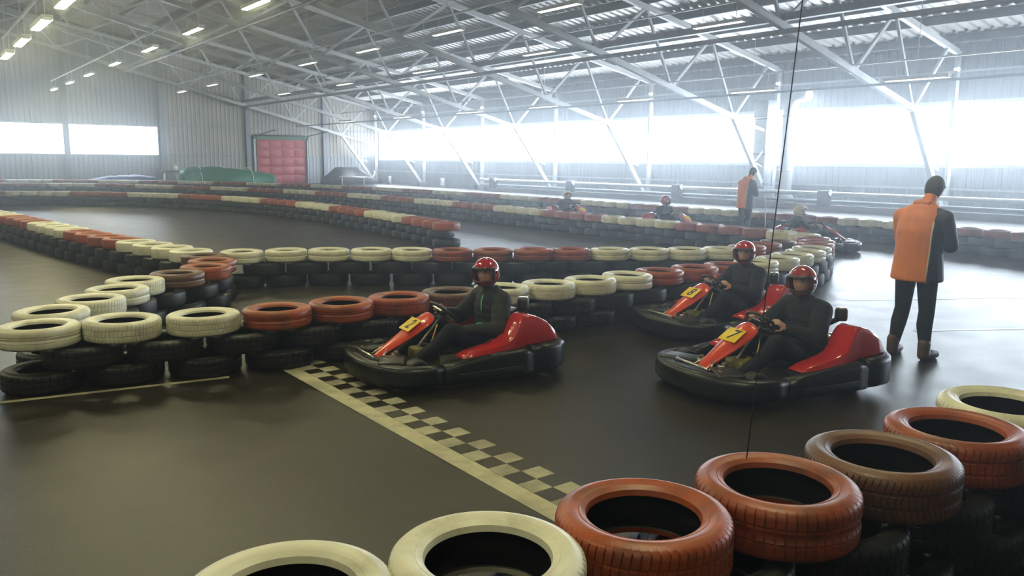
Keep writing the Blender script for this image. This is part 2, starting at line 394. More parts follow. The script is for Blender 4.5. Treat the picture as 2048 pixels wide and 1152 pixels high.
# ------------------------------------------------------------------ portal roof trusses
TN = [30.3, 26.45, 22.65, 18.8, 14.95, 11.1, 7.2, 3.3]
BN = [28.1, 24.2, 20.3, 16.4, 12.5, 8.6, 4.7, 0.8]
def make_truss():
    r = link('roof_truss', None)
    MB().bar((31.0, 0, ZT(31.0)), (0, 0, ZT(0)), 0.16, 0.20).build('top_chord', 'truss_paint', r)
    MB().bar((0, 0, ZT(0)), (XL+0.1, 0, ZT(XL)), 0.16, 0.20).build('top_chord', 'truss_paint', r)
    MB().bar((28.1, 0, ZB(28.1)), (0, 0, ZB(0)), 0.16, 0.21).build('bottom_chord', 'truss_paint', r)
    MB().bar((0, 0, ZB(0)), (XL+0.1, 0, ZB(XL)), 0.16, 0.21).build('bottom_chord', 'truss_paint', r)
    for i, x in enumerate(BN):
        tn = TN[i+1] if i+1 < len(TN) else 0.0
        MB().bar((x, 0, ZB(x)), (tn, 0, ZT(tn)), 0.09, 0.09).build('web_member', 'truss_paint', r)
        MB().bar((x, 0, ZB(x)), (TN[i], 0, ZT(TN[i])), 0.09, 0.11).build('web_member', 'truss_paint', r)
        MB().box((x, 0, ZB(x)+0.05), (0.5, 0.03, 0.30)).build('gusset_plate', 'truss_paint', r)
    for a, b in ((-3.3, -0.8), (-3.3, -4.7), (-7.2, -4.7)):
        MB().bar((a, 0, ZT(a)), (b, 0, ZB(b)), 0.09, 0.10).build('web_member', 'truss_paint', r)
    MB().bar((28.1, 0, ZB(28.1)), (30.85, 0, 0.25), 0.16, 0.20).build('inner_leg', 'truss_paint', r)
    MB().box((31.12, 0, 3.0), (0.24, 0.12, 6.0)).build('outer_leg', 'truss_paint', r)
    MB().bar((28.2, 0, 3.75), (31.0, 0, 3.15), 0.09, 0.12).build('leg_web', 'truss_paint', r)
    MB().bar((31.0, 0, 3.1), (29.75, 0, 2.0), 0.07, 0.08).build('leg_web', 'truss_paint', r)
    MB().bar((29.8, 0, 1.9), (30.35, 0, 1.72), 0.06, 0.07).build('leg_web', 'truss_paint', r)
    MB().box((30.95, 0, 0.14), (0.7, 0.45, 0.28), bev=0.02).build('foot_plate', 'concrete', r)
    return r
tr0 = make_truss()
FL = ['farthest steel roof truss, standing against the far wall with the red door'] + \
     ['%s steel roof truss in front of the far wall, counting towards the camera' % ORD[i] for i in range(1, 8)]
for k, y in enumerate(FRAME_Y[:8]):
    o = tr0 if k == 0 else copy_tree(tr0)
    o.location = (0, y, 0); tag(o, FL[k], 'truss', 'roof trusses')

# long braces and pipes through the trusses
def long_bar(name, x, z, r, m, label, cat, y0=YN+0.3, y1=YF-0.3, sq=False):
    b = MB()
    if sq: b.box((x, (y0+y1)/2, z), (r*2, y1-y0, r*2))
    else: b.tube([(x, y0, z), (x, y1, z)], r, 8)
    return tag(b.build(name, m), label, cat)
long_bar('brace_pipe', 20.35, ZB(20.3)-0.17, 0.075, 'brace_steel', 'dark brace pipe running the hall length under the middle of the trusses', 'pipe')
long_bar('brace_pipe', 12.5, ZB(12.5)-0.17, 0.065, 'brace_steel', 'dark brace pipe under the trusses, second from the window wall', 'pipe')
long_bar('brace_pipe', 24.6, 4.36, 0.04, 'column_steel', 'thin grey pipe under the trusses closest to the window wall', 'pipe')
long_bar('cable_tray', 20.35, ZB(20.3)+0.22, 0.10, 'brace_steel', 'perforated dark cable tray above the brace pipe', 'cable tray', sq=True)
# ------------------------------------------------------------------ lamps: rows of tubes on long trunking
def make_lamp(glow):
    r = link('tube_lamp', None)
    MB().box((0, 0, 0.06), (0.20, 1.9, 0.05), bev=0.015).bar((-0.10, -0.95, 0.04), (-0.10, 0.95, 0.04), 0.012, 0.10).bar((0.10, -0.95, 0.04), (0.10, 0.95, 0.04), 0.012, 0.10).build('housing', 'lamp_housing', r)  # side skirts added to keep the tubes' light off the roof
    for s in (-0.055, 0.055):
        MB().tube([(s, -0.88, 0), (s, 0.88, 0)], 0.024, 8).build('tube', glow, r)
    for s in (-0.91, 0.91): MB().box((0, s, 0.01), (0.18, 0.05, 0.07), bev=0.01).build('end_cap', 'lamp_housing', r)
    for s in (-0.6, 0.6): MB().tube([(0, s, 0.08), (0, s, 0.55)], 0.008, 5).build('hanger', 'lamp_housing', r)
    return r
lamp0 = make_lamp('tube_dim'); lamp1 = make_lamp('tube_glow_strong'); used = {0: False, 1: False}
ROWS = [(-3.0, 5.4, [-2.0, 4.0, 10.0, 16.0, 22.0, 28.0], 1, 'unseen added row left of the camera'),  # unseen lamps, added to light the foreground
        (2.7, 4.70, [2.0, 8.0, 13.2, 17.0, 20.4, 23.8, 27.2], 1, 'row nearest the hall middle'),
        (8.0, 5.97, [4.5, 10.5, 16.5, 22.0, 27.8, 33.5, 39.7, 45.8, 51.4, 57.2], 1, 'second row from the hall middle'),
        (15.5, 6.25, [3.5, 11.0, 18.3, 24.2, 30.2, 36.2, 43.0, 50.5, 57.0], 0, 'third row from the hall middle'),
        (19.4, 5.87, [2.0, 9.0, 15.7, 24.0, 32.3, 40.5, 49.0], 0, 'row beside the dark brace pipe'),
        (24.0, 4.38, [4.5, 12.1, 17.8, 23.5, 29.3, 35.5, 42.5, 50.0], 0, 'row nearest the window wall')]
for x, z, yy, st, rn in ROWS:
    for i, y in enumerate(yy):
        src = (lamp0, lamp1)[st]
        if used[st]: o = copy_tree(src)
        else: o = src; used[st] = True
        o.location = (x, y, z)
        tag(o, '%s tube lamp, counted from the camera, in the %s' % (ORD[i], rn), 'lamp', 'lamp '+rn)
    MB_ = MB().box((x, (yy[0]+yy[-1])/2, z+0.57), (0.05, yy[-1]-yy[0]+2, 0.05))
    for y in yy: MB_.tube([(x, y, z+0.58), (x, y, ROOF(x)-0.05)], 0.008, 5)
    tag(MB_.build('lamp_trunking', 'lamp_housing'), 'thin trunking and hangers carrying the lamp %s' % rn, 'trunking')

# small bulkhead lamps high on the window wall and low lamps near its foot
for i, y in enumerate(FRAME_Y[:7]):
    r = thing('bulkhead_lamp', '%s small round lamp high on the window wall, counting from the far corner' % ORD[i], 'lamp', (XW-0.42, y, 5.35), 0, 'bulkhead lamps')
    MB().ball((0, 0, 0), 0.10, 10, 8).build('globe', 'small_glow', r)
    MB().box((0.18, 0, 0), (0.28, 0.08, 0.06)).build('bracket', 'lamp_housing', r)
for i, (x, y) in enumerate(((30.6, 56.3), (30.6, 48.6))):
    r = thing('floor_marker', ['white marker post by the window wall nearest the far corner', 'white marker post by the window wall under the second window'][i], 'marker', (x, y, 0), 0, 'marker posts')
    MB().box((0, 0, 0.38), (0.24, 0.22, 0.5), bev=0.05).build('post_body', 'white_plastic', r)
    MB().box((0, 0, 0.06), (0.34, 0.3, 0.12), bev=0.02).build('post_base', 'concrete', r)

# guard rail along the window wall with its box posts
g = thing('guard_rail', 'pale pipe guard rail on box posts along the foot of the window wall', 'guard rail', (30.0, 0, 0))
MB().tube([(0, YN+1, 0.70), (0, 43, 0.70)], 0.085, 10).build('rail', 'rail_metal', g)
MB().tube([(0.05, YN+1, 0.38), (0.05, 43, 0.38)], 0.07, 10).build('rail', 'column_steel', g)
MB().box((0.1, (43+YN)/2, 0.12), (0.3, 43-YN-1, 0.24)).build('kerb', 'concrete', g)
for y in (41.4, 34.0, 26.2, 18.4, 10.6):
    p = MB().box((-0.14, y, 0.52), (0.34, 0.46, 0.62), bev=0.03).build('post_box', 'frame_dark', g)
    MB().box((-0.15, y-0.27, 0.72), (0.22, 0.04, 0.22), M=Matrix.Rotation(PI/4, 4, 'Y'), bev=0.01).build('end_sign', 'white_plastic', p)

# ventilation duct and white pipe at a window column
v = thing('air_duct', 'grey square air duct standing against the window wall beside a white pipe', 'duct', (30.55, 21.95, 0))
MB().box((0, 0, 2.3), (0.55, 0.62, 3.1), bev=0.02).build('duct_body', 'duct_metal', v)
MB().box((0, 0, 4.25), (0.65, 0.72, 0.75), bev=0.03).build('duct_head', 'duct_metal', v)
for z in (3.82, 2.3, 1.0): MB().box((0, 0, z), (0.62, 0.70, 0.06)).build('flange', 'column_steel', v)
MB().box((0, 0, 0.45), (0.7, 0.8, 0.9), bev=0.03).build('fan_box', 'column_steel', v)
v = thing('vent_pipe', 'thick white ventilation pipe with a curved top on the window wall', 'pipe', (30.6, 20.75, 0))
MB().tube([(0, 0, 0.5), (0, 0, 3.9)]+[(0.0, 0.55*0-0.55+0.55*math.cos(a), 3.9+0.85*math.sin(a)) for a in (0.3, 0.6, 0.9, 1.2, 1.5)]+[(0.0, -0.9, 4.75)], 0.27, 14).build('pipe_body', 'white_plastic', v)
for z in (0.5, 1.6, 3.9): MB().lathe([(0.27, -0.04), (0.31, -0.04), (0.31, 0.04), (0.27, 0.04)], 14, (0, 0, z)).build('pipe_collar', 'rail_metal', v)
MB().lathe([(0, 0), (0.36, 0), (0.36, 0.5), (0.30, 0.55), (0, 0.55)], 14).build('pipe_base', 'concrete', v)

# green tarpaulin heap, blue tarpaulin and dark covered heap by the far wall
def heap(name, label, cat, loc, lx, ly, prof, m, seed):
    rnd = random.Random(seed); r = thing(name, label, cat, loc); n = 26; rings = []
    for i in range(n+1):
        t = i/n; h = 0
        for (a, ha), (b, hb) in zip(prof[:-1], prof[1:]):
            if a <= t <= b: h = ha+(hb-ha)*(t-a)/max(b-a, 1e-6)
        h += rnd.uniform(-0.03, 0.03); wy = ly*(0.5+0.08*math.sin(9*t+seed))
        rings.append([(lx*(t-0.5), wy*y, max(h*z+rnd.uniform(-0.02, 0.02), 0)) for y, z in ((-1, 0), (-0.98, 0.45), (-0.8, 0.82), (-0.4, 0.97), (0, 1.0), (0.4, 0.97), (0.8, 0.82), (0.98, 0.45), (1, 0))])
    MB().loft(rings).build('cover', m, r)
    return r
h = heap('tarp_heap', 'long heap under a green tarpaulin left of the red door', 'heap', (18.3, 57.4, 0), 6.4, 2.2, [(0, 0.9), (0.08, 1.25), (0.35, 1.32), (0.6, 1.15), (1, 0.85)], 'green_tarp', 3)
for x in (-2.0, -0.4, 1.5): MB().tube([(x, -1.25, 0.02), (x, -1.1, 0.6), (x+0.05, -0.5, 1.26), (x, 0.5, 1.26), (x, 1.15, 0.3)], 0.025, 6).build('rope', 'white_plastic', h)
heap('tarp_heap', 'low heap under a dark blue tarpaulin below the left window', 'heap', (11.7, 57.8, 0), 4.0, 1.6, [(0, 0.5), (0.3, 0.7), (0.7, 0.75), (1, 0.6)], 'blue_tarp', 8)
h = heap('covered_vehicle', 'dark covered vehicle right of the red door with white bars in front', 'vehicle', (27.2, 56.9, 0), 3.6, 1.7, [(0, 0.55), (0.12, 0.8), (0.28, 1.3), (0.75, 1.32), (0.9, 0.9), (1, 0.7)], 'dark_tarp', 5)
MB().tube([(-1.1, -1.15, 0.62), (1.5, -1.15, 0.55)], 0.05, 8).build('front_bar', 'white_plastic', h)
MB().tube([(0.9, -1.2, 0.5), (1.55, -1.2, 0.55), (1.75, -1.2, 0.8), (1.72, -1.2, 1.05)], 0.08, 8).build('front_bar', 'white_plastic', h)
for x in (-0.9, 0.9): MB().tube([(x, -1.15, 0), (x, -1.15, 0.6)], 0.04, 8).build('bar_foot', 'white_plastic', h)
h = thing('work_trestle', 'folding trestle with white legs beside the green tarpaulin heap', 'trestle', (14.45, 57.0, 0))
MB().box((0, 0, 0.98), (1.1, 0.5, 0.12), bev=0.02).build('trestle_top', 'dark_tarp', h)
for s in (-0.36, 0.36):
    for q in (-0.22, 0.22): MB().tube([(s, q*0.3, 0.94), (s*1.25, q, 0)], 0.03, 6).build('leg', 'white_plastic', h)
MB().lathe([(0, 0), (0.12, 0), (0.12, 0.22), (0.05, 0.34), (0, 0.34)], 10, (0.35, 0, 1.04)).build('canister', 'white_plastic', h)

# hanging cable down to the tyre wall in front
MB_ = MB().tube([(2.71, 1.94, 0.685), (2.73, 1.935, 0.95), (2.765, 1.925, 1.5), (2.84, 1.90, 2.52), (3.05, 1.87, 5.2), (3.3, 1.85, 8.5), (3.5, 1.84, ROOF(3.5)-0.1)], 0.0026, 6)
tag(MB_.build('hanging_cable', 'cable_black'), 'thin black cable hanging from the roof to an orange tyre in front', 'cable')

# ------------------------------------------------------------------ floor paint
s = thing('start_line', 'pale chequered start and finish line painted across the track', 'floor marking', (2.62, 0, 0)); s['kind'] = 'structure'
MB().box((0.07, 4.55, 0.0015), (0.14, 4.9, 0.003)).build('edge_line', 'paint_line', s)
me = None
for k in range(32):
    for c in (0, 1):
        yc = 6.985-0.152*k
        if (k+c) % 2 == 1:
            # dark squares are the bare asphalt between them
            if me is None: me = MB().box((0, 0, 0.0012), (0.142, 0.150, 0.0024)).mesh('check'); me.materials.append(MATS['paint_check'])
            link('check', me, s, (0.215+0.145*c, yc, 0))
t = MB().bar((0.30, 7.225, 0.0012), (2.15, 6.925, 0.0012), 0.055, 0.0024).build('lane_line', 'paint_line')
tag(t, 'faded pale line painted on the floor along the left tyre wall', 'floor marking', kind='structure')
for i, (p, q) in enumerate((((9.2, 4.4), (10.6, 3.6)), ((10.5, 6.0), (13.0, 4.6)), ((8.1, 5.0), (8.6, 4.75)))):
    t = MB().bar((*p, 0.0012), (*q, 0.0012), 0.06, 0.0024).build('lane_line', 'paint_worn')
    tag(t, ['worn floor line to the right of the standing marshal', 'worn floor line beyond the standing marshal near the far tyre wall', 'short worn floor line behind the standing marshal\'s legs'][i], 'floor marking', kind='structure')

# ------------------------------------------------------------------ tyres
def tyre_mesh(name, R, H, rb, lugs=0, style=0, n=40, simple=False):
    """lathe of a car tyre lying flat: sidewalls, shoulders, tread, beads and the inner liner"""
    tread_z = [0.80, 0.67, 0.645, 0.625, 0.60, 0.52, 0.48, 0.40, 0.375, 0.355, 0.33, 0.20]
    groove = {0.645, 0.625, 0.375, 0.355} | ({0.52, 0.48} if style == 1 else set())
    prof = [(rb, 0.80*H, 0), (rb+0.006, 0.90*H, 0), (rb+0.028, 0.955*H, 0), (rb+0.032, 0.95*H, 0), (rb+(R-rb)*0.55, 1.0*H, 0), (R-0.040, 0.985*H, 0), (R-0.018, 0.945*H, 0), (R-0.005, 0.885*H, 1)]
    if simple: prof = [(rb, 0.80*H, 0), (rb+0.012, 0.93*H, 0), (rb+(R-rb)*0.55, H, 0), (R-0.028, 0.975*H, 0), (R-0.006, 0.88*H, 0)]
    if simple: prof += [(R, 0.7*H, 0), (R, 0.3*H, 0)]
    else: prof += [(R-(0.009 if z in groove else 0.0), z*H, 2 if z not in groove else 0) for z in tread_z]
    low = [(r, H-z, t) for r, z, t in prof[:8 if not simple else 5]][::-1]
    prof += low
    prof += [(rb+0.004, 0.22*H, 0), (R-0.022, 0.28*H, 0), (R-0.022, 0.72*H, 0), (rb+0.004, 0.78*H, 0)]
    if lugs:
        angs = []
        for k in range(lugs):
            w_ = 2*PI/lugs
            angs += [(k*w_, 0), (k*w_+0.80*w_, 0), (k*w_+0.84*w_, 1), (k*w_+0.96*w_, 1)]
    else: angs = [(2*PI*k/n, 0) for k in range(n)]
    mlen = len(prof); vs = []
    for a, gap in angs:
        for r, z, t in prof:
            rr = r; aa = a
            if lugs and t:
                zz = z/H
                if style == 0: aa = a + 0.10*(zz-0.5)*(1 if zz > 0.5 else -1)
                elif style == 2: aa = a + 0.22*abs(zz-0.5)
                if gap: rr = r-(0.007 if t == 2 else 0.004)
            vs.append((rr*math.cos(aa), rr*math.sin(aa), z))
    na = len(angs); fs = []
    for k in range(na):
        j = (k+1) % na
        for i in range(mlen):
            i2 = (i+1) % mlen; fs.append((k*mlen+i, k*mlen+i2, j*mlen+i2, j*mlen+i))
    b = MB().add(vs, fs, True)
    me_ = b.mesh(name)
    me_.polygons.foreach_set('material_index', [1 if i >= mlen-5 else 0 for k in range(na) for i in range(mlen)])   # unpainted inner liner
    bm = bmesh.new(); bm.from_mesh(me_); bmesh.ops.recalc_face_normals(bm, faces=bm.faces)
    for e in bm.edges:
        if len(e.link_faces) == 2 and e.calc_face_angle(0) > 0.6: e.smooth = False
    bm.to_mesh(me_); bm.free()
    return me_
TM = {}
def tyre_data(key, m):
    k = (key, m)
    if k not in TM:
        base = TM.get((key, None))
        if base is None:
            args = {'big0': (0.321, 0.22, 0.205, 64, 0), 'big1': (0.321, 0.22, 0.205, 54, 1), 'big2': (0.321, 0.22, 0.205, 76, 2), 'bigplain': (0.321, 0.22, 0.205, 0, 1, 72),
                    'mid0': (0.312, 0.18, 0.187, 60, 0), 'mid1': (0.312, 0.18, 0.187, 0, 1, 56), 'mid2': (0.312, 0.18, 0.187, 68, 2),
                    'far': (0.311, 0.18, 0.187, 0, 0, 28, True), 'bigblack': (0.321, 0.22, 0.205, 44, 0), 'midblack': (0.312, 0.18, 0.187, 34, 0)}[key]
            base = tyre_mesh('tyre_'+key, *args); TM[(key, None)] = base
        me_ = base.copy(); me_.materials.append(MATS[m]); me_.materials.append(MATS['tyre_black']); TM[k] = me_
    return TM[k]
CAMP = Vector((0, 0, 1.9))
black_list = []
rt = random.Random(11)
def put_tyre(name, key, m, x, y, z, label, group, tilt=0.0):
    o = link(name, tyre_data(key, m)); o.location = (x+rt.uniform(-0.012, 0.012), y+rt.uniform(-0.012, 0.012), z)
    o.rotation_euler = (rt.uniform(-tilt, tilt), rt.uniform(-tilt, tilt), rt.uniform(0, 6.28))
    return tag(o, label, 'tyre', group)

def along(path, pitch):
    P = [Vector((p[0], p[1])) for p in path]; out = [P[0].copy()]; acc = 0.0; last = P[0]
    need = pitch; 
    for a, b in zip(P[:-1], P[1:]):
        L = (b-a).length; t = 0.0
        while L-t >= need:
            t += need; out.append(a.lerp(b, t/L)); need = pitch
        need -= (L-t)
    return out
def smooth_path(path, it=3):
    P = [Vector(p) for p in path]
    for _ in range(it):
        Q = [P[0]]
        for a, b in zip(P[:-1], P[1:]): Q += [a.lerp(b, 0.25), a.lerp(b, 0.75)]
        P = Q+[P[-1]]
    return P
CN = {'w': 'white', 'o': 'orange', 'b': 'brown'}
MN = {'w': 'tyre_white', 'o': 'tyre_orange', 'b': 'tyre_brown'}
def barrier(pts, colours, where, key, H, group, near=False, labels=None, zoff=0.0):
    """painted tyres on top of two courses of black ones, the middle course set half a tyre along"""
    runs = []; prev = None
    counts = {}
    for i, p in enumerate(pts):
        c = colours[i]
        if c != prev:
            counts[c] = counts.get(c, 0)+1; k = 0; prev = c
        k += 1
        lab = labels[i] if labels and i < len(labels) and labels[i] else '%s tyre, %s in the %s %s run of %s' % (CN[c], ORD[k-1], ORD[counts[c]-1], CN[c], where)
        runs.append((c, counts[c]))
        kk = key[i % len(key)] if isinstance(key, (list, tuple)) else key
        put_tyre('%s_tyre' % CN[c], kk, MN[c], p[0], p[1], 2*H+0.001, lab, 'painted tyres on '+where, 0.012)
    for lev in (0, 1):
        for i in range(len(pts)):
            p = Vector((pts[i][0], pts[i][1]))
            if lev == 1:
                if i+1 >= len(pts): continue
                q = Vector((pts[i+1][0], pts[i+1][1]))
                if (q-p).length > 1.0: continue
                p = (p+q)/2
            c, n = runs[i]
            kb = sum(1 for r_ in runs[:i+1] if r_ == runs[i])
            lab = '%s black tyre of %s course under %s %s run, %s' % (ORD[kb-1], 'bottom' if lev == 0 else 'middle', ORD[n-1], CN[c], where.replace('the ', ''))
            bk = 'bigblack' if H > 0.2 else 'midblack'
            d_ = math.hypot(p[0], p[1])
            black_list.append((d_, bk, p[0], p[1], lev*H, lab, 'black tyres of '+where))

A_ = [(0.17, 2.30), (0.80, 2.15), (1.42, 1.98), (2.06, 1.88), (2.70, 1.79), (3.34, 1.70), (3.98, 1.66), (4.62, 1.69), (5.16, 1.34), (5.70, 1.00), (6.28, 0.74)]
barrier(A_, 'wwwoobowooo', 'the front tyre wall', ['big1', 'big2', 'big0', 'big0', 'big1', 'big2', 'big0', 'big1', 'big0'], 0.22, 'A', True,
        ['white tyre at the left end of the tyre wall in front, at the picture edge', 'white tyre cut by the bottom edge of the picture, left of a whole white one',
         'white tyre with a black hole beside the orange tyres in front', 'largest orange tyre in front, right beside the white tyre',
         'orange tyre in front with ringed tread under the hanging cable', 'dirty brown tyre in front between two orange tyres',
         'orange tyre in front between the brown and the rightmost white tyre', 'white tyre at the right edge of the picture in front', 'orange tyre just past the right edge of the picture beside the white one'])
B_ = [(0.80, 7.50), (1.42, 7.40), (2.06, 7.27), (2.69, 7.16), (3.32, 7.14), (3.94, 7.10), (4.56, 7.07), (5.19, 7.02), (5.80, 6.95), (6.42, 6.92), (7.05, 6.95), (7.68, 6.98), (8.31, 6.93), (8.93, 6.88),
      (9.56, 6.88), (10.18, 6.95), (10.79, 7.10), (11.39, 7.29), (11.97, 7.53), (12.53, 7.82), (13.08, 8.14), (13.58, 8.53)]
barrier(B_, 'wwwooobwwwwooowwwwwooo', 'the wall behind the karts', ['mid1', 'mid0', 'mid2', 'mid1', 'mid1', 'mid0', 'mid2'], 0.18, 'B')
BB_ = [(0.98, 8.16), (1.38, 8.66), (1.72, 9.20), (2.02, 9.76), (2.56, 10.06), (3.02, 10.50), (3.28, 11.10), (3.36, 11.72)]
barrier(BB_, 'wwwwboob', 'the hairpin back row', ['mid1', 'mid0'], 0.18, 'BB')
C_ = [(3.98, 11.92), (4.58, 11.74), (5.15, 11.46), (5.70, 11.13), (6.23, 10.78), (6.75, 10.42), (7.28, 10.08), (7.83, 9.78), (8.38, 9.48), (8.92, 9.17), (9.45, 8.83), (9.98, 8.50), (10.55, 8.25),
      (11.18, 8.25), (11.80, 8.36), (12.41, 8.50)]
barrier(C_, 'wwwwwoooowwwwoob', 'the slanting wall beyond', ['mid1'], 0.18, 'C')
L_ = along(smooth_path([(3.38, 12.42), (3.15, 13.6), (2.85, 15.2), (2.5, 17.5), (2.2, 20.2), (1.9, 22.8), (1.5, 26)]), 0.628)
barrier([tuple(p) for p in L_], ''.join('wwwwoooo'[i % 8] for i in range(len(L_))), 'the left receding wall', 'far', 0.18, 'L')
D_ = along(smooth_path([(9.55, 15.0), (9.8, 16.6), (10.05, 19), (10.3, 22.5), (10.15, 26), (9.45, 29.8), (8.0, 33.0), (5.7, 35.8), (3.0, 37.5), (-0.5, 38.6)]), 0.63)
barrier([tuple(p) for p in D_], ''.join('oooowwww'[i % 8] for i in range(len(D_))), 'the free-ended middle wall', 'far', 0.18, 'D')
E_ = along(smooth_path([(14.08, 9.05), (14.3, 9.9), (14.3, 11.5), (14.35, 14), (14.45, 17), (14.65, 20), (14.8, 24), (14.75, 28), (14.45, 31.5), (13.8, 35.5), (12.4, 39), (10.6, 42.5), (8.3, 46.2), (5.0, 48.4), (1.5, 49.8)]), 0.63)
barrier([tuple(p) for p in E_], ''.join('wwooooww'[i % 8] for i in range(len(E_))), 'the long wall before far karts', 'far', 0.18, 'E')
F_ = along(smooth_path([(17.7, 3.0), (18.15, 5.5), (18.7, 7.8), (19.25, 11), (19.3, 14.5), (19.4, 20), (19.6, 25), (19.6, 30.3), (19.2, 35.5), (18.4, 39.6), (16.6, 45), (13.0, 51), (8.5, 54.5), (4.0, 56)]), 0.63)
barrier([tuple(p) for p in F_], ''.join('oowwwwoo'[i % 8] for i in range(len(F_))), 'the farthest wall by windows', 'far', 0.18, 'F')
black_list.sort(key=lambda t: t[0])
for i, (d_, bk, x, y, z, lab, grp) in enumerate(black_list[:300]):
    put_tyre('black_tyre', bk if d_ < 9.5 else 'far', 'tyre_black', x, y, z, lab, grp, 0.0)
b = MB()
tv = tyre_mesh('tyre_low', 0.311, 0.18, 0.19, 0, 0, 16, True)
tvs = [v.co.copy() for v in tv.vertices]; tfs = [tuple(p.vertices) for p in tv.polygons]
for d_, bk, x, y, z, lab, grp in black_list[300:]:
    b.add([(v.x+x, v.y+y, v.z+z) for v in tvs], tfs, True)
tag(b.build('distant_black_tyres', 'tyre_black', fix=False), 'rows of black tyres under the painted ones in the distant walls', 'tyres', kind='stuff')
bpy.data.meshes.remove(tv)
# ------------------------------------------------------------------ karts (x forward, y to the driver's left, z up)
def rrect(hw, hh, r, n=4):
    pts = []
    for cx, cy, a0 in ((hw-r, hh-r, 0), (-hw+r, hh-r, PI/2), (-hw+r, -hh+r, PI), (hw-r, -hh+r, 1.5*PI)):
        for k in range(n+1):
            a = a0+PI/2*k/n; pts.append((cx+r*math.cos(a), cy+r*math.sin(a)))
    return pts
def sweep_band(b, path, hw, hh, r, zc):
    """rounded-rectangle section swept along a plan path; hw, hh, zc may vary per point"""
    rings = []; n = len(path)
    for i, p in enumerate(path):
        p = Vector((p[0], p[1])); a = Vector(path[max(i-1, 0)][:2]); c = Vector(path[min(i+1, n-1)][:2])
        d = (c-a).normalized(); nrm = Vector((d.y, -d.x))
        f = lambda q: q[i] if isinstance(q, (list, tuple)) else q
        rings.append([(p.x+nrm.x*u, p.y+nrm.y*u, f(zc)+v) for u, v in rrect(f(hw), f(hh), min(f(r), f(hw)*0.95, f(hh)*0.95))])
    b.loft(rings)
def wheel(parent, x, y, r, w_):
    t = MB(); M = Matrix.Rotation(PI/2, 4, 'X')
    t.lathe([(r*0.5, -w_*0.42), (r*0.62, -w_*0.5), (r*0.9, -w_*0.5), (r, -w_*0.38), (r, w_*0.38), (r*0.9, w_*0.5), (r*0.62, w_*0.5), (r*0.5, w_*0.42)], 24, (x, y, r), M, close=True)
    o = t.build('wheel', 'rubber', parent)
    h = MB().lathe([(0, -w_*0.30), (r*0.2, -w_*0.34), (r*0.3, -w_*0.2), (r*0.5, -w_*0.42), (r*0.52, -w_*0.42), (r*0.52, w_*0.42), (r*0.5, w_*0.42), (r*0.3, w_*0.2), (r*0.2, w_*0.34), (0, w_*0.30)], 20, (x, y, r), M)
    h.build('rim', 'steel_bright', o)
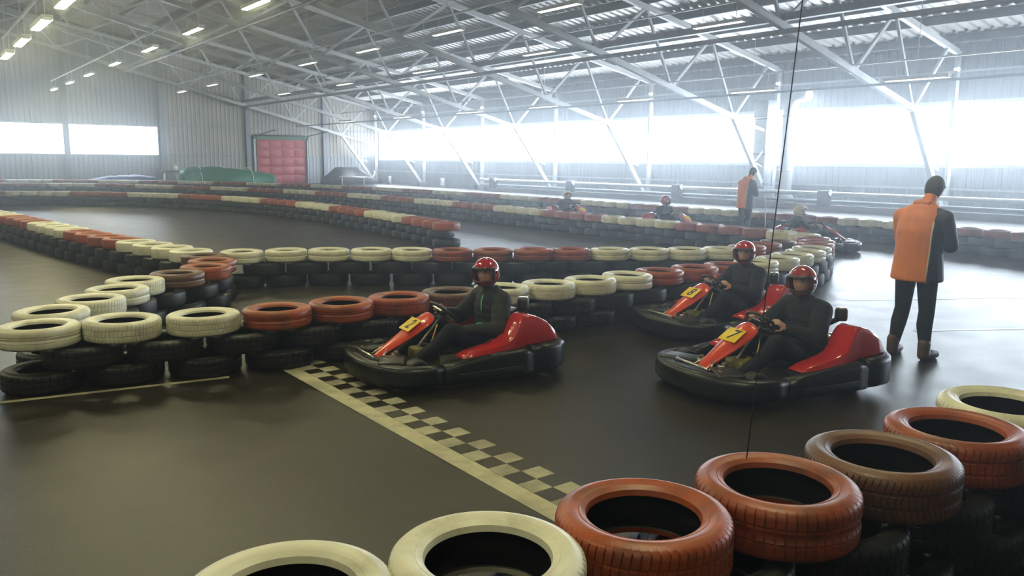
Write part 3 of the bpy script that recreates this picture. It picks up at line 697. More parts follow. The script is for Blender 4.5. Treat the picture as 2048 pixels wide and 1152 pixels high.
def make_kart():
    k = link('racing_kart', None)
    # surround bumpers
    b = MB(); path = [(0.34, -0.60), (0.46, -0.60), (0.58, -0.575), (0.68, -0.52), (0.76, -0.41), (0.815, -0.26), (0.84, -0.09), (0.84, 0.09), (0.815, 0.26), (0.76, 0.41), (0.68, 0.52), (0.58, 0.575), (0.46, 0.60), (0.34, 0.60)]
    n = len(path); sweep_band(b, path, [0.055+0.02*math.sin(PI*i/(n-1)) for i in range(n)], [0.085+0.012*math.sin(PI*i/(n-1)) for i in range(n)], 0.05, 0.135)
    fb = b.build('front_bumper', 'bumper_black', k)
    b = MB()
    for s in (-1, 1): b.box((0.66, s*0.30, 0.225), (0.22, 0.30, 0.035), M=Matrix.Rotation(s*-0.45, 4, 'Z'), bev=0.015)
    b.box((0.755, 0, 0.20), (0.12, 0.34, 0.04), bev=0.018)
    b.build('bumper_top', 'bumper_black', fb)
    MB().tube([(0.785, -0.20, 0.225), (0.79, -0.2, 0.25), (0.80, 0, 0.255), (0.79, 0.2, 0.25), (0.785, 0.2, 0.225)], 0.011, 8).build('bumper_bar', 'steel_bright', fb)
    for s in (-1, 1):
        b = MB(); path = [(0.33, s*0.595), (0.18, s*0.60), (0.0, s*0.605), (-0.2, s*0.61), (-0.4, s*0.615), (-0.52, s*0.61)]
        sweep_band(b, path, 0.065, [0.085, 0.095, 0.105, 0.115, 0.12, 0.12], 0.045, [0.125, 0.135, 0.145, 0.155, 0.16, 0.16])
        sb = b.build('side_bumper', 'bumper_black', k)
        MB().box((-0.1, s*0.677, 0.115), (0.62, 0.012, 0.05), bev=0.005).build('rub_strip', 'rubber', sb)
    b = MB(); path = [(-0.50, -0.615), (-0.66, -0.62), (-0.78, -0.60), (-0.87, -0.53), (-0.91, -0.40), (-0.92, -0.2), (-0.92, 0), (-0.92, 0.2), (-0.91, 0.40), (-0.87, 0.53), (-0.78, 0.60), (-0.66, 0.62), (-0.50, 0.615)]
    sweep_band(b, path, 0.06, 0.125, 0.05, 0.175)
    rb_ = b.build('rear_bumper', 'bumper_black', k)
    MB().tube([(-0.85, -0.35, 0.30), (-0.88, -0.33, 0.335), (-0.88, 0.33, 0.335), (-0.85, 0.35, 0.30)], 0.014, 8).build('rear_bar', 'frame_dark', rb_)
    # chassis and tray
    for s in (-1, 1): MB().tube([(0.78, s*0.22, 0.07), (0.45, s*0.24, 0.07), (0.1, s*0.34, 0.07), (-0.5, s*0.34, 0.07), (-0.85, s*0.34, 0.1)], 0.016, 8).build('chassis_rail', 'frame_dark', k)
    for x in (0.72, 0.2, -0.35, -0.8): MB().tube([(x, -0.34, 0.07), (x, 0.34, 0.07)], 0.014, 8).build('cross_tube', 'frame_dark', k)
    MB().box((0.22, 0, 0.05), (1.0, 0.60, 0.008)).build('floor_tray', 'engine_grey', k)
    for s in (-1, 1):
        wheel(k, 0.50, s*0.44, 0.125, 0.12); wheel(k, -0.56, s*0.43, 0.14, 0.19)
        MB().tube([(0.50, s*0.24, 0.12), (0.50, s*0.40, 0.125)], 0.018, 8).build('stub_axle', 'steel_bright', k)
        p = MB().box((0.60, s*0.13, 0.18), (0.02, 0.09, 0.13), M=Matrix.Rotation(-0.35, 4, 'Y'), bev=0.006).build('pedal', 'steel_bright', k)
        MB().tube([(0.60, s*0.13, 0.13), (0.56, s*0.13, 0.06)], 0.009, 6).build('pedal_arm', 'frame_dark', p)
    MB().tube([(-0.56, -0.42, 0.14), (-0.56, 0.42, 0.14)], 0.02, 10).build('rear_axle', 'steel_bright', k)
    MB().tube([(0.47, -0.36, 0.12), (0.36, 0.0, 0.13), (0.47, 0.36, 0.12)], 0.008, 6).build('tie_rod', 'steel_bright', k)
    # bucket seat
    b = MB(); rings = []
    prof = [(-0.03, 0.20, 0.17), (-0.10, 0.135, 0.185), (-0.22, 0.105, 0.195), (-0.36, 0.11, 0.20), (-0.46, 0.17, 0.205), (-0.53, 0.32, 0.21), (-0.58, 0.47, 0.20), (-0.605, 0.58, 0.17)]
    for j, (x, z, hw) in enumerate(prof):
        lip = [0.03, 0.07, 0.12, 0.17, 0.20, 0.16, 0.09, 0.03][j]; back = min(1, max(0, (z-0.14)/0.2)) if x < -0.4 else 0
        ring = []
        for u in (-1, -0.92, -0.75, -0.4, 0, 0.4, 0.75, 0.92, 1):
            e = max(0, abs(u)-0.7)/0.3
            ring.append((x+lip*e*back*0.9, hw*u, z+lip*e*(1-back*0.6)))
        rings.append(ring)
    b.loft(rings, caps=False, closed=False)
    so = b.build('seat', 'seat_black', k); sm = so.modifiers.new('shell', 'SOLIDIFY'); sm.thickness = 0.012; sm.offset = -1
    # steering
    MB().tube([(0.42, 0, 0.10), (0.06, 0, 0.50)], 0.012, 8).build('steering_column', 'steel_bright', k)
    M = Matrix.Rotation(-0.72, 4, 'Y')
    c = Vector((0.03, 0, 0.535))
    w_ = MB(); ring = [c+(M.to_3x3() @ Vector((0.145*math.cos(2*PI*i/28), 0.155*math.sin(2*PI*i/28), 0))) for i in range(28)]
    w_.tube(ring, 0.0145, 8, closed=True)
    so = w_.build('steering_wheel', 'rubber', k)
    sp = MB()
    for a in (PI, PI/3, -PI/3): sp.bar(c, c+(M.to_3x3() @ Vector((0.14*math.cos(a), 0.15*math.sin(a), 0))), 0.03, 0.006)
    sp.build('spoke', 'steel_bright', so)
    MB().ball(tuple(c), 0.03, 10, 6).build('hub', 'rubber', so)
    # front panel: narrow at the foot, wide and rounded at the top, gently curved across
    st = [(0.745, 0.175, 0.048), (0.72, 0.20, 0.060), (0.64, 0.262, 0.076), (0.55, 0.322, 0.096), (0.46, 0.380, 0.116), (0.37, 0.440, 0.132), (0.28, 0.498, 0.140), (0.225, 0.530, 0.130), (0.19, 0.546, 0.10), (0.178, 0.550, 0.05)]
    rings = []
    for x, z, hw in st:
        ring = []
        for u in (-1, -0.9, -0.6, -0.2, 0.2, 0.6, 0.9, 1):
            dd = 0.045*hw/0.14*(abs(u)**3); ring.append((x-dd*0.7, hw*u, z-dd))
        rings.append(ring)
    b = MB(); b.loft(rings, caps=False, closed=False)
    fp = b.build('front_panel', 'panel_red', k); sm = fp.modifiers.new('shell', 'SOLIDIFY'); sm.thickness = 0.012; sm.offset = -1
    tilt = math.atan2(0.07, 0.10)
    pc = Vector((0.362, 0, 0.456)); Mp = Matrix(((-0.82, 0, 0.572), (0, -1, 0), (0.572, 0, 0.82))).to_4x4()
    # plate axes: local x runs up the panel, local z is its outward normal
    up = Vector((-0.09, 0, 0.059)).normalized(); nr = Vector((0.059, 0, 0.09)).normalized(); lt = nr.cross(up)
    Mp = Matrix((up, lt, nr)).transposed().to_4x4()
    pl = MB().box(tuple(pc), (0.16, 0.205, 0.006), M=Mp, bev=0.002).build('number_plate', 'plate_yellow', fp)
    k['_plate'] = 1
    for s in (-1, 1): MB().tube([(0.60, s*0.05, 0.27), (0.66, s*0.10, 0.22), (0.72, s*0.12, 0.16)], 0.010, 6).build('panel_bracket', 'steel_bright', fp)
    # red side pods that sweep up round the engine behind the seat
    for s in (-1, 1):
        sec = [(0.13, 0.42, 0.57, 0.235, 0.245), (0.05, 0.40, 0.60, 0.23, 0.275), (-0.06, 0.385, 0.61, 0.23, 0.295), (-0.18, 0.365, 0.615, 0.232, 0.312), (-0.29, 0.35, 0.615, 0.238, 0.338), (-0.36, 0.335, 0.61, 0.245, 0.385),
               (-0.42, 0.32, 0.60, 0.25, 0.470), (-0.48, 0.315, 0.58, 0.255, 0.540), (-0.54, 0.31, 0.57, 0.262, 0.552), (-0.64, 0.31, 0.57, 0.272, 0.525), (-0.74, 0.31, 0.57, 0.282, 0.475), (-0.82, 0.32, 0.56, 0.29, 0.40), (-0.87, 0.34, 0.54, 0.30, 0.325)]
        rings = []
        for x, y0, y1, z0, z1 in sec:
            hw, hh = (y1-y0)/2, (z1-z0)/2
            rings.append([(x, s*((y0+y1)/2+u*(1 if v < 0 else 0.88)), (z0+z1)/2+v) for u, v in rrect(hw, hh, min(0.035, hh*0.9), 3)])
        po = MB().loft(rings).build('side_pod', 'kart_red', k)
        MB().tube([(-0.02, s*0.50, 0.225), (-0.02, s*0.50, 0.15)], 0.012, 6).build('pod_bracket', 'steel_bright', po)
    # engine, air filter, exhaust, tank, cable
    e = MB().box((-0.66, -0.12, 0.28), (0.24, 0.26, 0.26), bev=0.03)
    for i in range(5): e.box((-0.66, -0.12, 0.42+0.02*i), (0.20, 0.22, 0.008))
    eo = e.build('engine', 'engine_grey', k)
    MB().lathe([(0, 0), (0.050, 0), (0.055, 0.02), (0.055, 0.085), (0.048, 0.105), (0, 0.105)], 20, (-0.69, 0.20, 0.535)).build('air_filter', 'rubber', eo)
    MB().lathe([(0, 0.107), (0.046, 0.107), (0.044, 0.115), (0, 0.118)], 20, (-0.69, 0.20, 0.535)).build('filter_cap', 'steel_bright', eo)
    MB().tube([(-0.69, 0.20, 0.56), (-0.67, 0.07, 0.48), (-0.66, -0.05, 0.43)], 0.025, 8).build('intake_pipe', 'frame_dark', eo)
    MB().tube([(-0.72, -0.1, 0.36), (-0.80, 0.0, 0.32), (-0.82, 0.22, 0.30), (-0.90, 0.26, 0.30)], 0.03, 10).build('exhaust', 'steel_bright', eo)
    MB().box((0.23, 0, 0.15), (0.24, 0.22, 0.19), bev=0.04).build('fuel_tank', 'tank_olive', k)
    MB().lathe([(0, 0), (0.03, 0), (0.03, 0.025), (0, 0.03)], 12, (0.23, 0, 0.245)).build('tank_cap', 'rubber', k)
    MB().tube([(0.16, 0.13, 0.46), (0.22, 0.16, 0.34), (0.32, 0.20, 0.2), (0.40, 0.22, 0.12)], 0.006, 6).build('throttle_cable', 'cable_yellow', k)
    for s in (-1, 1): MB().tube([(0.66, s*0.10, 0.185), (0.72, s*0.26, 0.235), (0.64, s*0.42, 0.225)], 0.011, 8).build('nose_bar', 'steel_bright', k)
    return k
kart0 = make_kart()
def digit(kart, ch):
    """painted number on this kart's plate"""
    fp = [c for c in kart.children if c.name.startswith('front_panel')][0]
    cu = bpy.data.curves.new('number', 'FONT'); cu.body = ch; cu.size = 0.165; cu.shear = 0.25; cu.align_x = 'CENTER'; cu.align_y = 'CENTER'; cu.extrude = 0.0008; cu.offset = 0.002
    tmp = bpy.data.objects.new('number_tmp', cu); COL.objects.link(tmp)
    dg = bpy.context.evaluated_depsgraph_get(); me_ = bpy.data.meshes.new_from_object(tmp.evaluated_get(dg))
    bpy.data.objects.remove(tmp, do_unlink=True)
    pl = [c for c in fp.children if c.name.startswith('number_plate')][0]
    up = Vector((-0.09, 0, 0.059)).normalized(); nr = Vector((0.059, 0, 0.09)).normalized(); lt = nr.cross(up)
    M = Matrix((-lt, up, nr)).transposed().to_4x4()      # text x across the plate, text y up the panel
    M.translation = Vector((0.362, 0, 0.456))+nr*0.0042
    if (M.to_3x3().determinant() < 0): M = Matrix((lt, up, nr)).transposed().to_4x4(); M.translation = Vector((0.362, 0, 0.456))+nr*0.0042
    me_.transform(M); me_.materials.clear(); me_.materials.append(MATS['print_black'])
    link('number', me_, pl)
KARTS = [((3.86, 6.06, 0), 173.5, '2', 'red racing kart by the start line, yellow plate numbered 2'),
         ((5.88, 4.10, 0), 169.0, '7', 'red racing kart nearest the standing marshal, yellow plate numbered 7'),
         ((7.34, 5.80, 0), 170.0, '8', 'red racing kart half hidden behind another, small yellow plate numbered 8'),
         ((16.55, 18.6, 0), -92.0, '', 'distant racing kart nearest the far end, its driver in a pale helmet'),
         ((16.55, 14.5, 0), -90.0, '', 'distant racing kart between the pale-helmeted driver and the far marshal'),
         ((16.05, 10.0, 0), -36.0, '', 'red racing kart turning right behind the tyre wall end, beside the far marshal')]
kobs = []
for i, (loc, rz, ch, lab) in enumerate(KARTS):
    o = kart0 if i == 0 else copy_tree(kart0)
    kobs.append(o)
for o, (loc, rz, ch, lab) in zip(kobs, KARTS):
    if '_plate' in o: del o['_plate']
    o.location = loc; o.rotation_euler = (0, 0, math.radians(rz)); tag(o, lab, 'kart', 'racing karts')
    if ch: digit(o, ch)

# ------------------------------------------------------------------ people
class Body:
    """overlapping rounded limbs fused into one continuous skin, faces coloured by the limb they belong to"""
    def __init__(s): s.b = MB(); s.seg = []
    def limb(s, pts, rs, m, quilt=0.0, qn=0.0, n=14):
        P = [Vector(p) for p in pts]; path = []; rad = []
        for i in range(len(P)-1):
            L = (P[i+1]-P[i]).length; k = max(2, int(L/0.018))
            for j in range(k+(1 if i == len(P)-2 else 0)):
                t = j/k; path.append(P[i].lerp(P[i+1], t)); r = rs[i]+(rs[i+1]-rs[i])*t; rad.append(r)
        acc = 0
        for i in range(len(path)):
            if i: acc += (path[i]-path[i-1]).length
            if quilt: rad[i] *= 1+quilt*(abs(math.sin(PI*acc/qn))-0.5)
        d0 = (path[1]-path[0]).normalized(); d1 = (path[-1]-path[-2]).normalized()
        def cap(p, d, r): return [(p+d*(r*math.sin(a)), r*math.cos(a)) for a in (0.35, 0.7, 1.05, 1.35)]
        a = cap(path[0], -d0, rad[0])[::-1]; z = cap(path[-1], d1, rad[-1])
        s.b.tube([q for q, _ in a]+path+[q for q, _ in z], [r for _, r in a]+rad+[r for _, r in z], n)
        for i in range(len(P)-1): s.seg.append((P[i], P[i+1], rs[i], rs[i+1], m))
    def loft(s, secs, m, n=20, quilt=0.0, qn=0.08):
        """sections (centre, half width along y, half depth along x) joined into a trunk"""
        rings = []; C = [Vector(c[0]) for c in secs]; K = []
        for i in range(len(secs)-1):
            k = max(2, int((C[i+1]-C[i]).length/0.015))
            for j in range(k+(1 if i == len(secs)-2 else 0)):
                t = j/k; K.append((C[i].lerp(C[i+1], t), secs[i][1]*(1-t)+secs[i+1][1]*t, secs[i][2]*(1-t)+secs[i+1][2]*t))
        acc = 0
        for i, (c, hw, hd) in enumerate(K):
            if i: acc += (c-K[i-1][0]).length
            q = 1+quilt*(abs(math.sin(PI*acc/qn))-0.5) if quilt else 1
            d = (K[min(i+1, len(K)-1)][0]-K[max(i-1, 0)][0]).normalized(); fx = Vector((0, 1, 0)).cross(d).normalized()
            rings.append([c+fx*(hd*q*math.cos(2*PI*a/n))+Vector((0, 1, 0))*(hw*q*math.sin(2*PI*a/n)) for a in range(n)])
        s.b.loft(rings)
        for i in range(len(secs)-1): s.seg.append((C[i], C[i+1], (secs[i][1]+secs[i][2])/2, (secs[i+1][1]+secs[i+1][2])/2, m))
    def hand(s, wrist, palm_dir, curl_dir, side, m='skin', grip=0.55):
        """palm, four unequal bent fingers and a thumb off the side of the palm"""
        w_ = Vector(wrist); d = Vector(palm_dir).normalized(); c = Vector(curl_dir); c = (c-d*c.dot(d)).normalized(); sd = d.cross(c)*side
        base = w_+d*0.085
        for k in (-1.1, -0.35, 0.35, 1.1): s.limb([w_+d*0.01+sd*k*0.014, base+sd*k*0.023], [0.019, 0.0145], m, n=8)
        for k, L in ((-1.35, 0.066), (-0.45, 0.082), (0.45, 0.088), (1.35, 0.076)):
            p0 = base+sd*k*0.0225; a1 = grip*0.8; a2 = grip*2.1; a3 = grip*3.3
            p1 = p0+(d*math.cos(a1)+c*math.sin(a1))*L*0.45; p2 = p1+(d*math.cos(a2)+c*math.sin(a2))*L*0.32; p3 = p2+(d*math.cos(a3)+c*math.sin(a3))*L*0.25
            s.limb([p0, p1, p2, p3], [0.0100, 0.0095, 0.0088, 0.0075], m, n=8)
        t0 = w_+d*0.03+sd*0.028; t1 = t0+(sd*0.75+d*0.45+c*0.5).normalized()*0.042; t2 = t1+(d*0.7+c*0.7).normalized()*0.034
        s.limb([t0, t1, t2], [0.015, 0.0115, 0.0095], m, n=8)
    def skin(s, name, voxel=0.0085, smooth=4):
        me_ = s.b.mesh(name+'_tmp'); ob = bpy.data.objects.new(name+'_tmp', me_); COL.objects.link(ob)
        r = ob.modifiers.new('r', 'REMESH'); r.mode = 'VOXEL'; r.voxel_size = voxel
        k = ob.modifiers.new('s', 'SMOOTH'); k.iterations = smooth; k.factor = 0.5
        dg = bpy.context.evaluated_depsgraph_get(); dg.update()
        out = bpy.data.meshes.new_from_object(ob.evaluated_get(dg)); out.name = name
        bpy.data.objects.remove(ob, do_unlink=True)
        n = len(out.polygons); cen = np.zeros(n*3); out.polygons.foreach_get('center', cen); cen = cen.reshape(-1, 3)
        names = []; best = np.full(n, 1e9); idx = np.zeros(n, int)
        for a, b_, r0, r1, m in s.seg:
            if m not in names: names.append(m)
            a = np.array(a); b_ = np.array(b_); d = b_-a; t = np.clip(((cen-a)@d)/max(d@d, 1e-9), 0, 1)
            dist = np.linalg.norm(cen-(a+t[:, None]*d), axis=1)-(r0+(r1-r0)*t)
            sel = dist < best; best[sel] = dist[sel]; idx[sel] = names.index(m)
        out.materials.clear()
        for m in names: out.materials.append(MATS[m])
        out.polygons.foreach_set('material_index', idx.astype(np.int32)); out.polygons.foreach_set('use_smooth', [True]*n); out.update()
        return out, cen, names
def driver_mesh(pose, jacket, quilt):
    B = Body()
    B.loft([((-0.36, 0, 0.20), 0.17, 0.12), ((-0.42, 0, 0.28), 0.195, 0.145), ((-0.46, 0, 0.38), 0.20, 0.15), ((-0.475, 0, 0.50), 0.215, 0.155), ((-0.47, 0, 0.60), 0.215, 0.145), ((-0.455, 0, 0.68), 0.175, 0.11), ((-0.44, 0, 0.725), 0.085, 0.08)],
           jacket, quilt=quilt, qn=0.085)
    B.limb([(-0.44, 0, 0.68), (-0.425, 0, 0.79)], [0.062, 0.056], 'collar_red')
    for s in (-1, 1):
        sh = (-0.465, s*0.19, 0.635)
        B.limb([(-0.46, s*0.10, 0.645), sh], [0.095, 0.092], jacket)
        if pose == 'wheel':
            el = (-0.28, s*0.315, 0.425); wr = (-0.075, s*0.185, 0.50); pd = (0.07, -s*0.02, 0.055); cd = (0.05, -s*0.5, -0.6)
        else:
            if s == 1: el = (-0.36, 0.33, 0.40); wr = (-0.10, 0.20, 0.395); pd = (0.10, -0.03, -0.005); cd = (0.0, -0.45, -0.8)
            else: el = (-0.28, -0.315, 0.425); wr = (-0.075, -0.185, 0.50); pd = (0.07, 0.02, 0.055); cd = (0.05, 0.5, -0.6)
        B.limb([sh, el], [0.092, 0.078], jacket, quilt, 0.08); B.limb([el, wr], [0.078, 0.048], jacket, quilt, 0.07)
        B.hand(Vector(wr)+Vector(pd).normalized()*0.02, pd, cd, s, 'skin', 0.62)
        hip = (-0.34, s*0.095, 0.20); kn = (0.06, s*0.20, 0.405); an = (0.44, s*0.17, 0.135)
        B.limb([hip, kn], [0.10, 0.072], 'trousers_navy'); B.limb([kn, ((kn[0]+an[0])/2-0.02, kn[1], (kn[2]+an[2])/2-0.01), an], [0.072, 0.062, 0.045], 'trousers_navy')
        B.limb([(0.45, s*0.17, 0.10), (0.50, s*0.16, 0.11), (0.545, s*0.15, 0.19), (0.56, s*0.145, 0.245)], [0.042, 0.042, 0.038, 0.030], 'shoe_brown')
    return B.skin('body')[0]
BODY_W = driver_mesh('wheel', 'jacket_navy', 0.05)
BODY_L = driver_mesh('lap', 'jacket_charcoal', 0.06)
def head_parts(parent, loc, yaw, pitch=0.0, helmet=True, hmat='helmet_red', child_of=None, seed=0):
    """face and helmet, built about the head centre then turned"""
    M = Matrix.Translation(loc) @ Matrix.Rotation(yaw, 4, 'Z') @ Matrix.Rotation(pitch, 4, 'Y')
    b = MB(); rings = []
    for i in range(17):
        t = -PI/2+PI*i/16; z = 0.118*math.sin(t); c = max(math.cos(t), 1e-3)
        wx = 0.092*c*(1-0.10*max(0, -math.sin(t))); wy = 0.074*c*(1-0.22*max(0, -math.sin(t)))
        ring = []
        for k in range(24):
            a = 2*PI*k/24; x = wx*math.cos(a); y = wy*math.sin(a)
            if math.cos(a) > 0.97 and -0.035 < z < 0.022: x += 0.020*(1-(z+0.035)/0.057*0.6)            # nose
            if math.cos(a) > 0.90 and abs(z+0.062) < 0.012: x += 0.004                                     # lips
            if math.cos(a) > 0.86 and abs(math.sin(a)) > 0.25 and 0.0 < z < 0.028: x -= 0.006               # eye sockets
            ring.append((x, y, z))
        rings.append(ring)
    b.loft(rings); b.v = [tuple(M @ Vector(p)) for p in b.v]
    f = b.build('face', 'skin', parent)
    for s in (-1, 1):
        e = MB().ball((0.079, s*0.030, 0.012), 0.0085, 8, 6, (0.6, 1.3, 0.7)); e.v = [tuple(M @ Vector(p)) for p in e.v]; e.build('eye', 'eye_dark', f)
        e = MB().box((0.083, s*0.030, 0.031), (0.006, 0.034, 0.006), bev=0.002); e.v = [tuple(M @ Vector(p)) for p in e.v]; e.build('eyebrow', 'hair_dark', f)
        e = MB().ball((-0.005, s*0.073, 0.0), 0.020, 8, 6, (0.8, 0.4, 1.4)); e.v = [tuple(M @ Vector(p)) for p in e.v]; e.build('ear', 'skin', f)
    e = MB().box((0.083, 0, -0.062), (0.008, 0.042, 0.009), bev=0.003); e.v = [tuple(M @ Vector(p)) for p in e.v]; e.build('mouth', 'lips', f)
    if not helmet: return f
    # full-face shell with an open visor port
    n, mm = 40, 28; vs = []; fs = []; R = (0.150, 0.125, 0.140)
    for i in range(mm+1):
        t = -PI/2*0.80+(PI/2*1.80)*i/mm; c = max(math.cos(t), 1e-3); sn = math.sin(t)
        for k in range(n):
            a = 2*PI*k/n-PI; x = R[0]*c*math.cos(a); y = R[1]*c*math.sin(a); z = R[2]*sn+0.008
            if math.cos(a) > 0 and sn < -0.15: x += 0.020*math.cos(a)**2*min(1, (-0.15-sn)*4)                 # chin bar
            vs.append((x, y, z))
    for i in range(mm):
        t = -PI/2*0.80+(PI/2*1.80)*(i+0.5)/mm
        for k in range(n):
            a = 2*PI*(k+0.5)/n-PI
            if abs(a) < 1.08 and -0.42 < t < 0.36: continue
            fs.append((i*n+k, i*n+(k+1) % n, (i+1)*n+(k+1) % n, (i+1)*n+k))
    h = MB().add(vs, fs, True); h.v = [tuple(M @ Vector(p)) for p in h.v]
    ho = h.build('helmet', hmat, parent); sm = ho.modifiers.new('shell', 'SOLIDIFY'); sm.thickness = 0.012; sm.offset = -1
    edge = []
    for a, t in [(u*1.10/6, 0.385) for u in range(-6, 7)]+[(1.13, v) for v in (0.3, 0.1, -0.15, -0.3, -0.42)]+[(u*1.10/6, -0.47) for u in range(6, -7, -1)]+[(-1.13, v) for v in (-0.42, -0.3, -0.15, 0.1, 0.3)]:
        c = math.cos(t); x = R[0]*c*math.cos(a)*1.005; y = R[1]*c*math.sin(a)*1.005; z = R[2]*math.sin(t)+0.008
        if math.sin(t) < -0.15: x += 0.020*math.cos(a)**2*min(1, (-0.15-math.sin(t))*4)
        edge.append(M @ Vector((x, y, z)))
    MB().tube(edge, 0.008, 8, closed=True).build('port_trim', 'helmet_dark', ho)
    # dark visor flipped up against the brow
    vi = []; rings = []
    for i in range(5):
        t = 0.40+0.09*i; rings.append([M @ Vector((R[0]*1.035*math.cos(t)*math.cos(a), R[1]*1.035*math.cos(t)*math.sin(a), R[2]*1.035*math.sin(t)+0.008)) for a in [u*1.12/8 for u in range(-8, 9)]])
    vo = MB().loft(rings[:2], caps=False, closed=False).build('visor_brow', 'helmet_dark', ho); sm = vo.modifiers.new('shell', 'SOLIDIFY'); sm.thickness = 0.004
    for s in (-1, 1):
        e = MB().lathe([(0, 0), (0.018, 0), (0.018, 0.006), (0, 0.008)], 12, (0.03, s*0.124, 0.02), Matrix.Rotation(-s*PI/2, 4, 'X')); e.v = [tuple(M @ Vector(p)) for p in e.v]; e.build('visor_pivot', 'helmet_dark', ho)
    return f
DR = [(0, BODY_L, 38, 'person in a charcoal quilted jacket and red helmet in the kart on the start line', 'helmet_red'),
      (1, BODY_W, 26, 'person in dark clothes and a patterned red helmet in the kart nearest the marshal', 'helmet_red_print'),
      (2, BODY_W, 34, 'person in dark clothes and plain red helmet in the half-hidden middle kart', 'helmet_red'),
      (3, BODY_W, 10, 'distant driver farthest from the camera, in the kart nearest the far end', 'white_plastic'),  # backlit glints put into the helmet's white colour
      (4, BODY_W, 8, 'distant driver in the kart between the farthest kart and far marshal', 'helmet_red'),
      (5, BODY_W, -12, 'driver of the kart turning right behind the end of the tyre wall', 'white_plastic')]  # white here too carries the glints of the backlight
for ki, bm_, yaw, lab, hm in DR:
    loc, rz = KARTS[ki][0], math.radians(KARTS[ki][1])
    p = thing('person', lab, 'person', loc, rz, 'kart drivers')
    link('body', bm_, p)
    head_parts(p, (-0.405, 0, 0.865), math.radians(yaw), 0.04, True, hm)
    if ki == 0:
        MB().tube([(-0.345, 0.055, 0.675), (-0.322, 0.065, 0.62), (-0.316, 0.072, 0.56), (-0.322, 0.065, 0.51)], 0.0055, 6).build('zip', 'zip_green', p)
        MB().tube([(-0.235, 0.265, 0.452), (-0.20, 0.262, 0.462), (-0.17, 0.25, 0.452)], 0.005, 6).build('zip', 'zip_green', p)

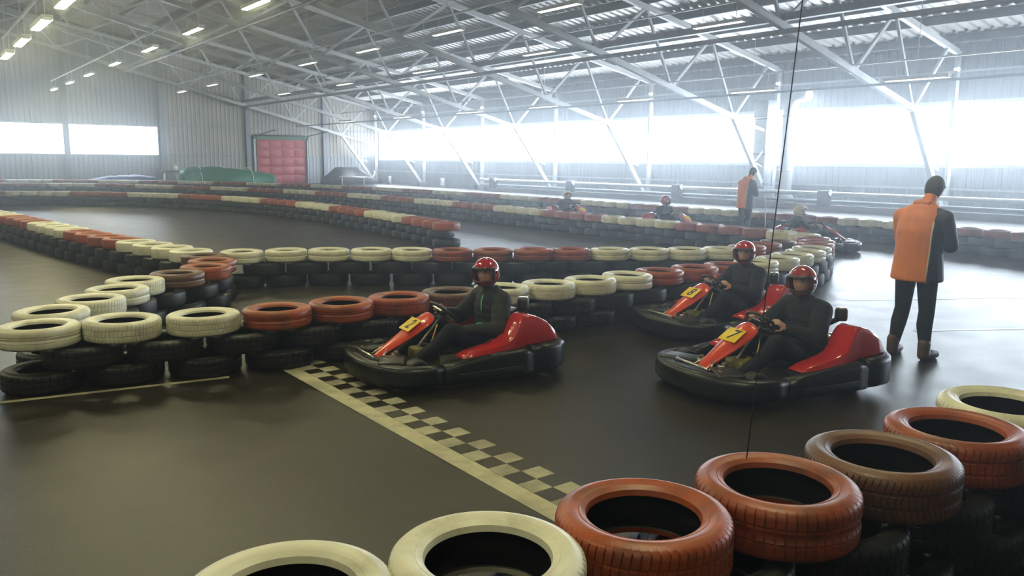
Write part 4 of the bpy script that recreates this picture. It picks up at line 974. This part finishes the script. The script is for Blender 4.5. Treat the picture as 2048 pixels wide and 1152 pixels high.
# marshals in long orange and navy jackets
def marshal_mesh():
    B = Body()
    B.loft([((0.0, 0, 0.775), 0.245, 0.185), ((0.0, 0, 0.80), 0.25, 0.19), ((0.0, 0, 0.95), 0.235, 0.18), ((-0.01, 0, 1.10), 0.22, 0.165), ((-0.01, 0, 1.25), 0.225, 0.16), ((0.01, 0, 1.36), 0.225, 0.145), ((0.045, 0, 1.45), 0.19, 0.12), ((0.09, 0, 1.52), 0.10, 0.09)], 'marshal_orange')
    B.limb([(0.085, 0, 1.49), (0.14, 0, 1.575)], [0.078, 0.064], 'marshal_orange')
    for s in (-1, 1):
        sh = (0.03, s*0.205, 1.385); el = (0.13, s*0.235, 1.13); wr = (0.30, s*0.12, 1.10)
        cm = 'marshal_navy' if s < 0 else 'marshal_orange'
        B.limb([(0.04, s*0.12, 1.41), sh], [0.088, 0.088], cm)
        B.limb([sh, el], [0.088, 0.074], cm); B.limb([el, wr], [0.072, 0.048], 'marshal_navy')
        B.hand(Vector(wr)+Vector((0.018, -s*0.01, 0)), (0.10, -s*0.05, 0.01), (0.0, -s*0.5, -0.4), s, 'skin', 0.5)
        fx = 0.0; yo = 0.155
        B.limb([(0.0, s*0.10, 0.90), (0.02, s*0.120, 0.48)], [0.108, 0.074], 'trousers_navy')
        B.limb([(0.02, s*0.120, 0.48), (-0.02, s*0.128, 0.34), (fx-0.03, s*yo, 0.11)], [0.074, 0.074, 0.05], 'trousers_navy')
        B.limb([(fx-0.045, s*yo, 0.16), (fx-0.05, s*yo, 0.055)], [0.060, 0.055], 'shoe_brown')
        B.limb([(fx-0.05, s*yo, 0.050), (fx+0.05, s*(yo+0.01), 0.047), (fx+0.14, s*(yo+0.025), 0.040)], [0.055, 0.055, 0.042], 'shoe_brown')
    me_, cen, names = B.skin('body', 0.009, 3)
    # navy front panel of the jacket: faces on the front half of the trunk
    ix = np.zeros(len(me_.polygons), np.int32); me_.polygons.foreach_get('material_index', ix)
    io, iv = names.index('marshal_orange'), names.index('marshal_navy')
    front = (ix == io) & ((cen[:, 0] > 0.07) | (cen[:, 1] < -0.165)) & (cen[:, 2] < 1.46)
    ix[front] = iv
    ix[(cen[:, 2] < 0.762) & (ix != names.index('shoe_brown')) & ((ix == io) | (ix == iv))] = names.index('trousers_navy'); me_.polygons.foreach_set('material_index', ix); me_.update()
    return me_
MM = marshal_mesh()
def marshal(loc, rz, lab, cap):
    p = thing('person', lab, 'person', loc, rz, 'marshals'); link('body', MM, p)
    hl = Vector((0.215, 0, 1.665)); pt = 0.45
    f = head_parts(p, hl, 0, pt, False)
    M = Matrix.Translation(hl) @ Matrix.Rotation(pt, 4, 'Y')
    b = MB(); rings = []
    for i in range(12):
        t = -0.95+(PI/2+0.95)*i/11; c = max(math.cos(t), 1e-3); ring = []
        for k in range(28):
            a = 2*PI*k/28; x = 0.105*c*math.cos(a)-0.008; y = 0.088*c*math.sin(a); z = 0.128*math.sin(t)+0.006
            if math.cos(a) > 0.1: z = max(z, 0.04)
            ring.append(M @ Vector((x, y, z)))
        rings.append(ring)
    b.loft(rings); b.build('hair' if not cap else 'beanie', 'hair_dark', p)
    # pale piping where orange back meets the navy front
    MB().tube([(-0.155, -0.165, 0.79), (-0.145, -0.165, 0.95), (-0.127, -0.165, 1.10), (-0.121, -0.165, 1.25), (-0.095, -0.165, 1.36)], 0.008, 6).build('piping', 'piping_pale', p)
    MB().tube([(-0.012, y_, 1.545-0.03*abs(y_)*8) for y_ in (-0.075, -0.04, 0, 0.04, 0.075)], 0.028, 8).build('collar', 'marshal_orange', p)
    return p
marshal((7.92, 3.82, 0.0), math.radians(0), 'marshal standing on the track in a long orange and navy jacket, seen from behind', True)
m2 = marshal((17.0, 12.65, 0.0), math.radians(-8), 'far marshal in an orange jacket standing before the window wall', False)
fs_ = thing('flag_stick', 'thin white stick held by the far marshal', 'stick', (17.32, 12.30, 0))
MB().tube([(0, 0, 1.14), (0.02, -0.03, 0.55), (0.05, -0.02, 0.0)], 0.014, 6).build('stick', 'white_plastic', fs_)
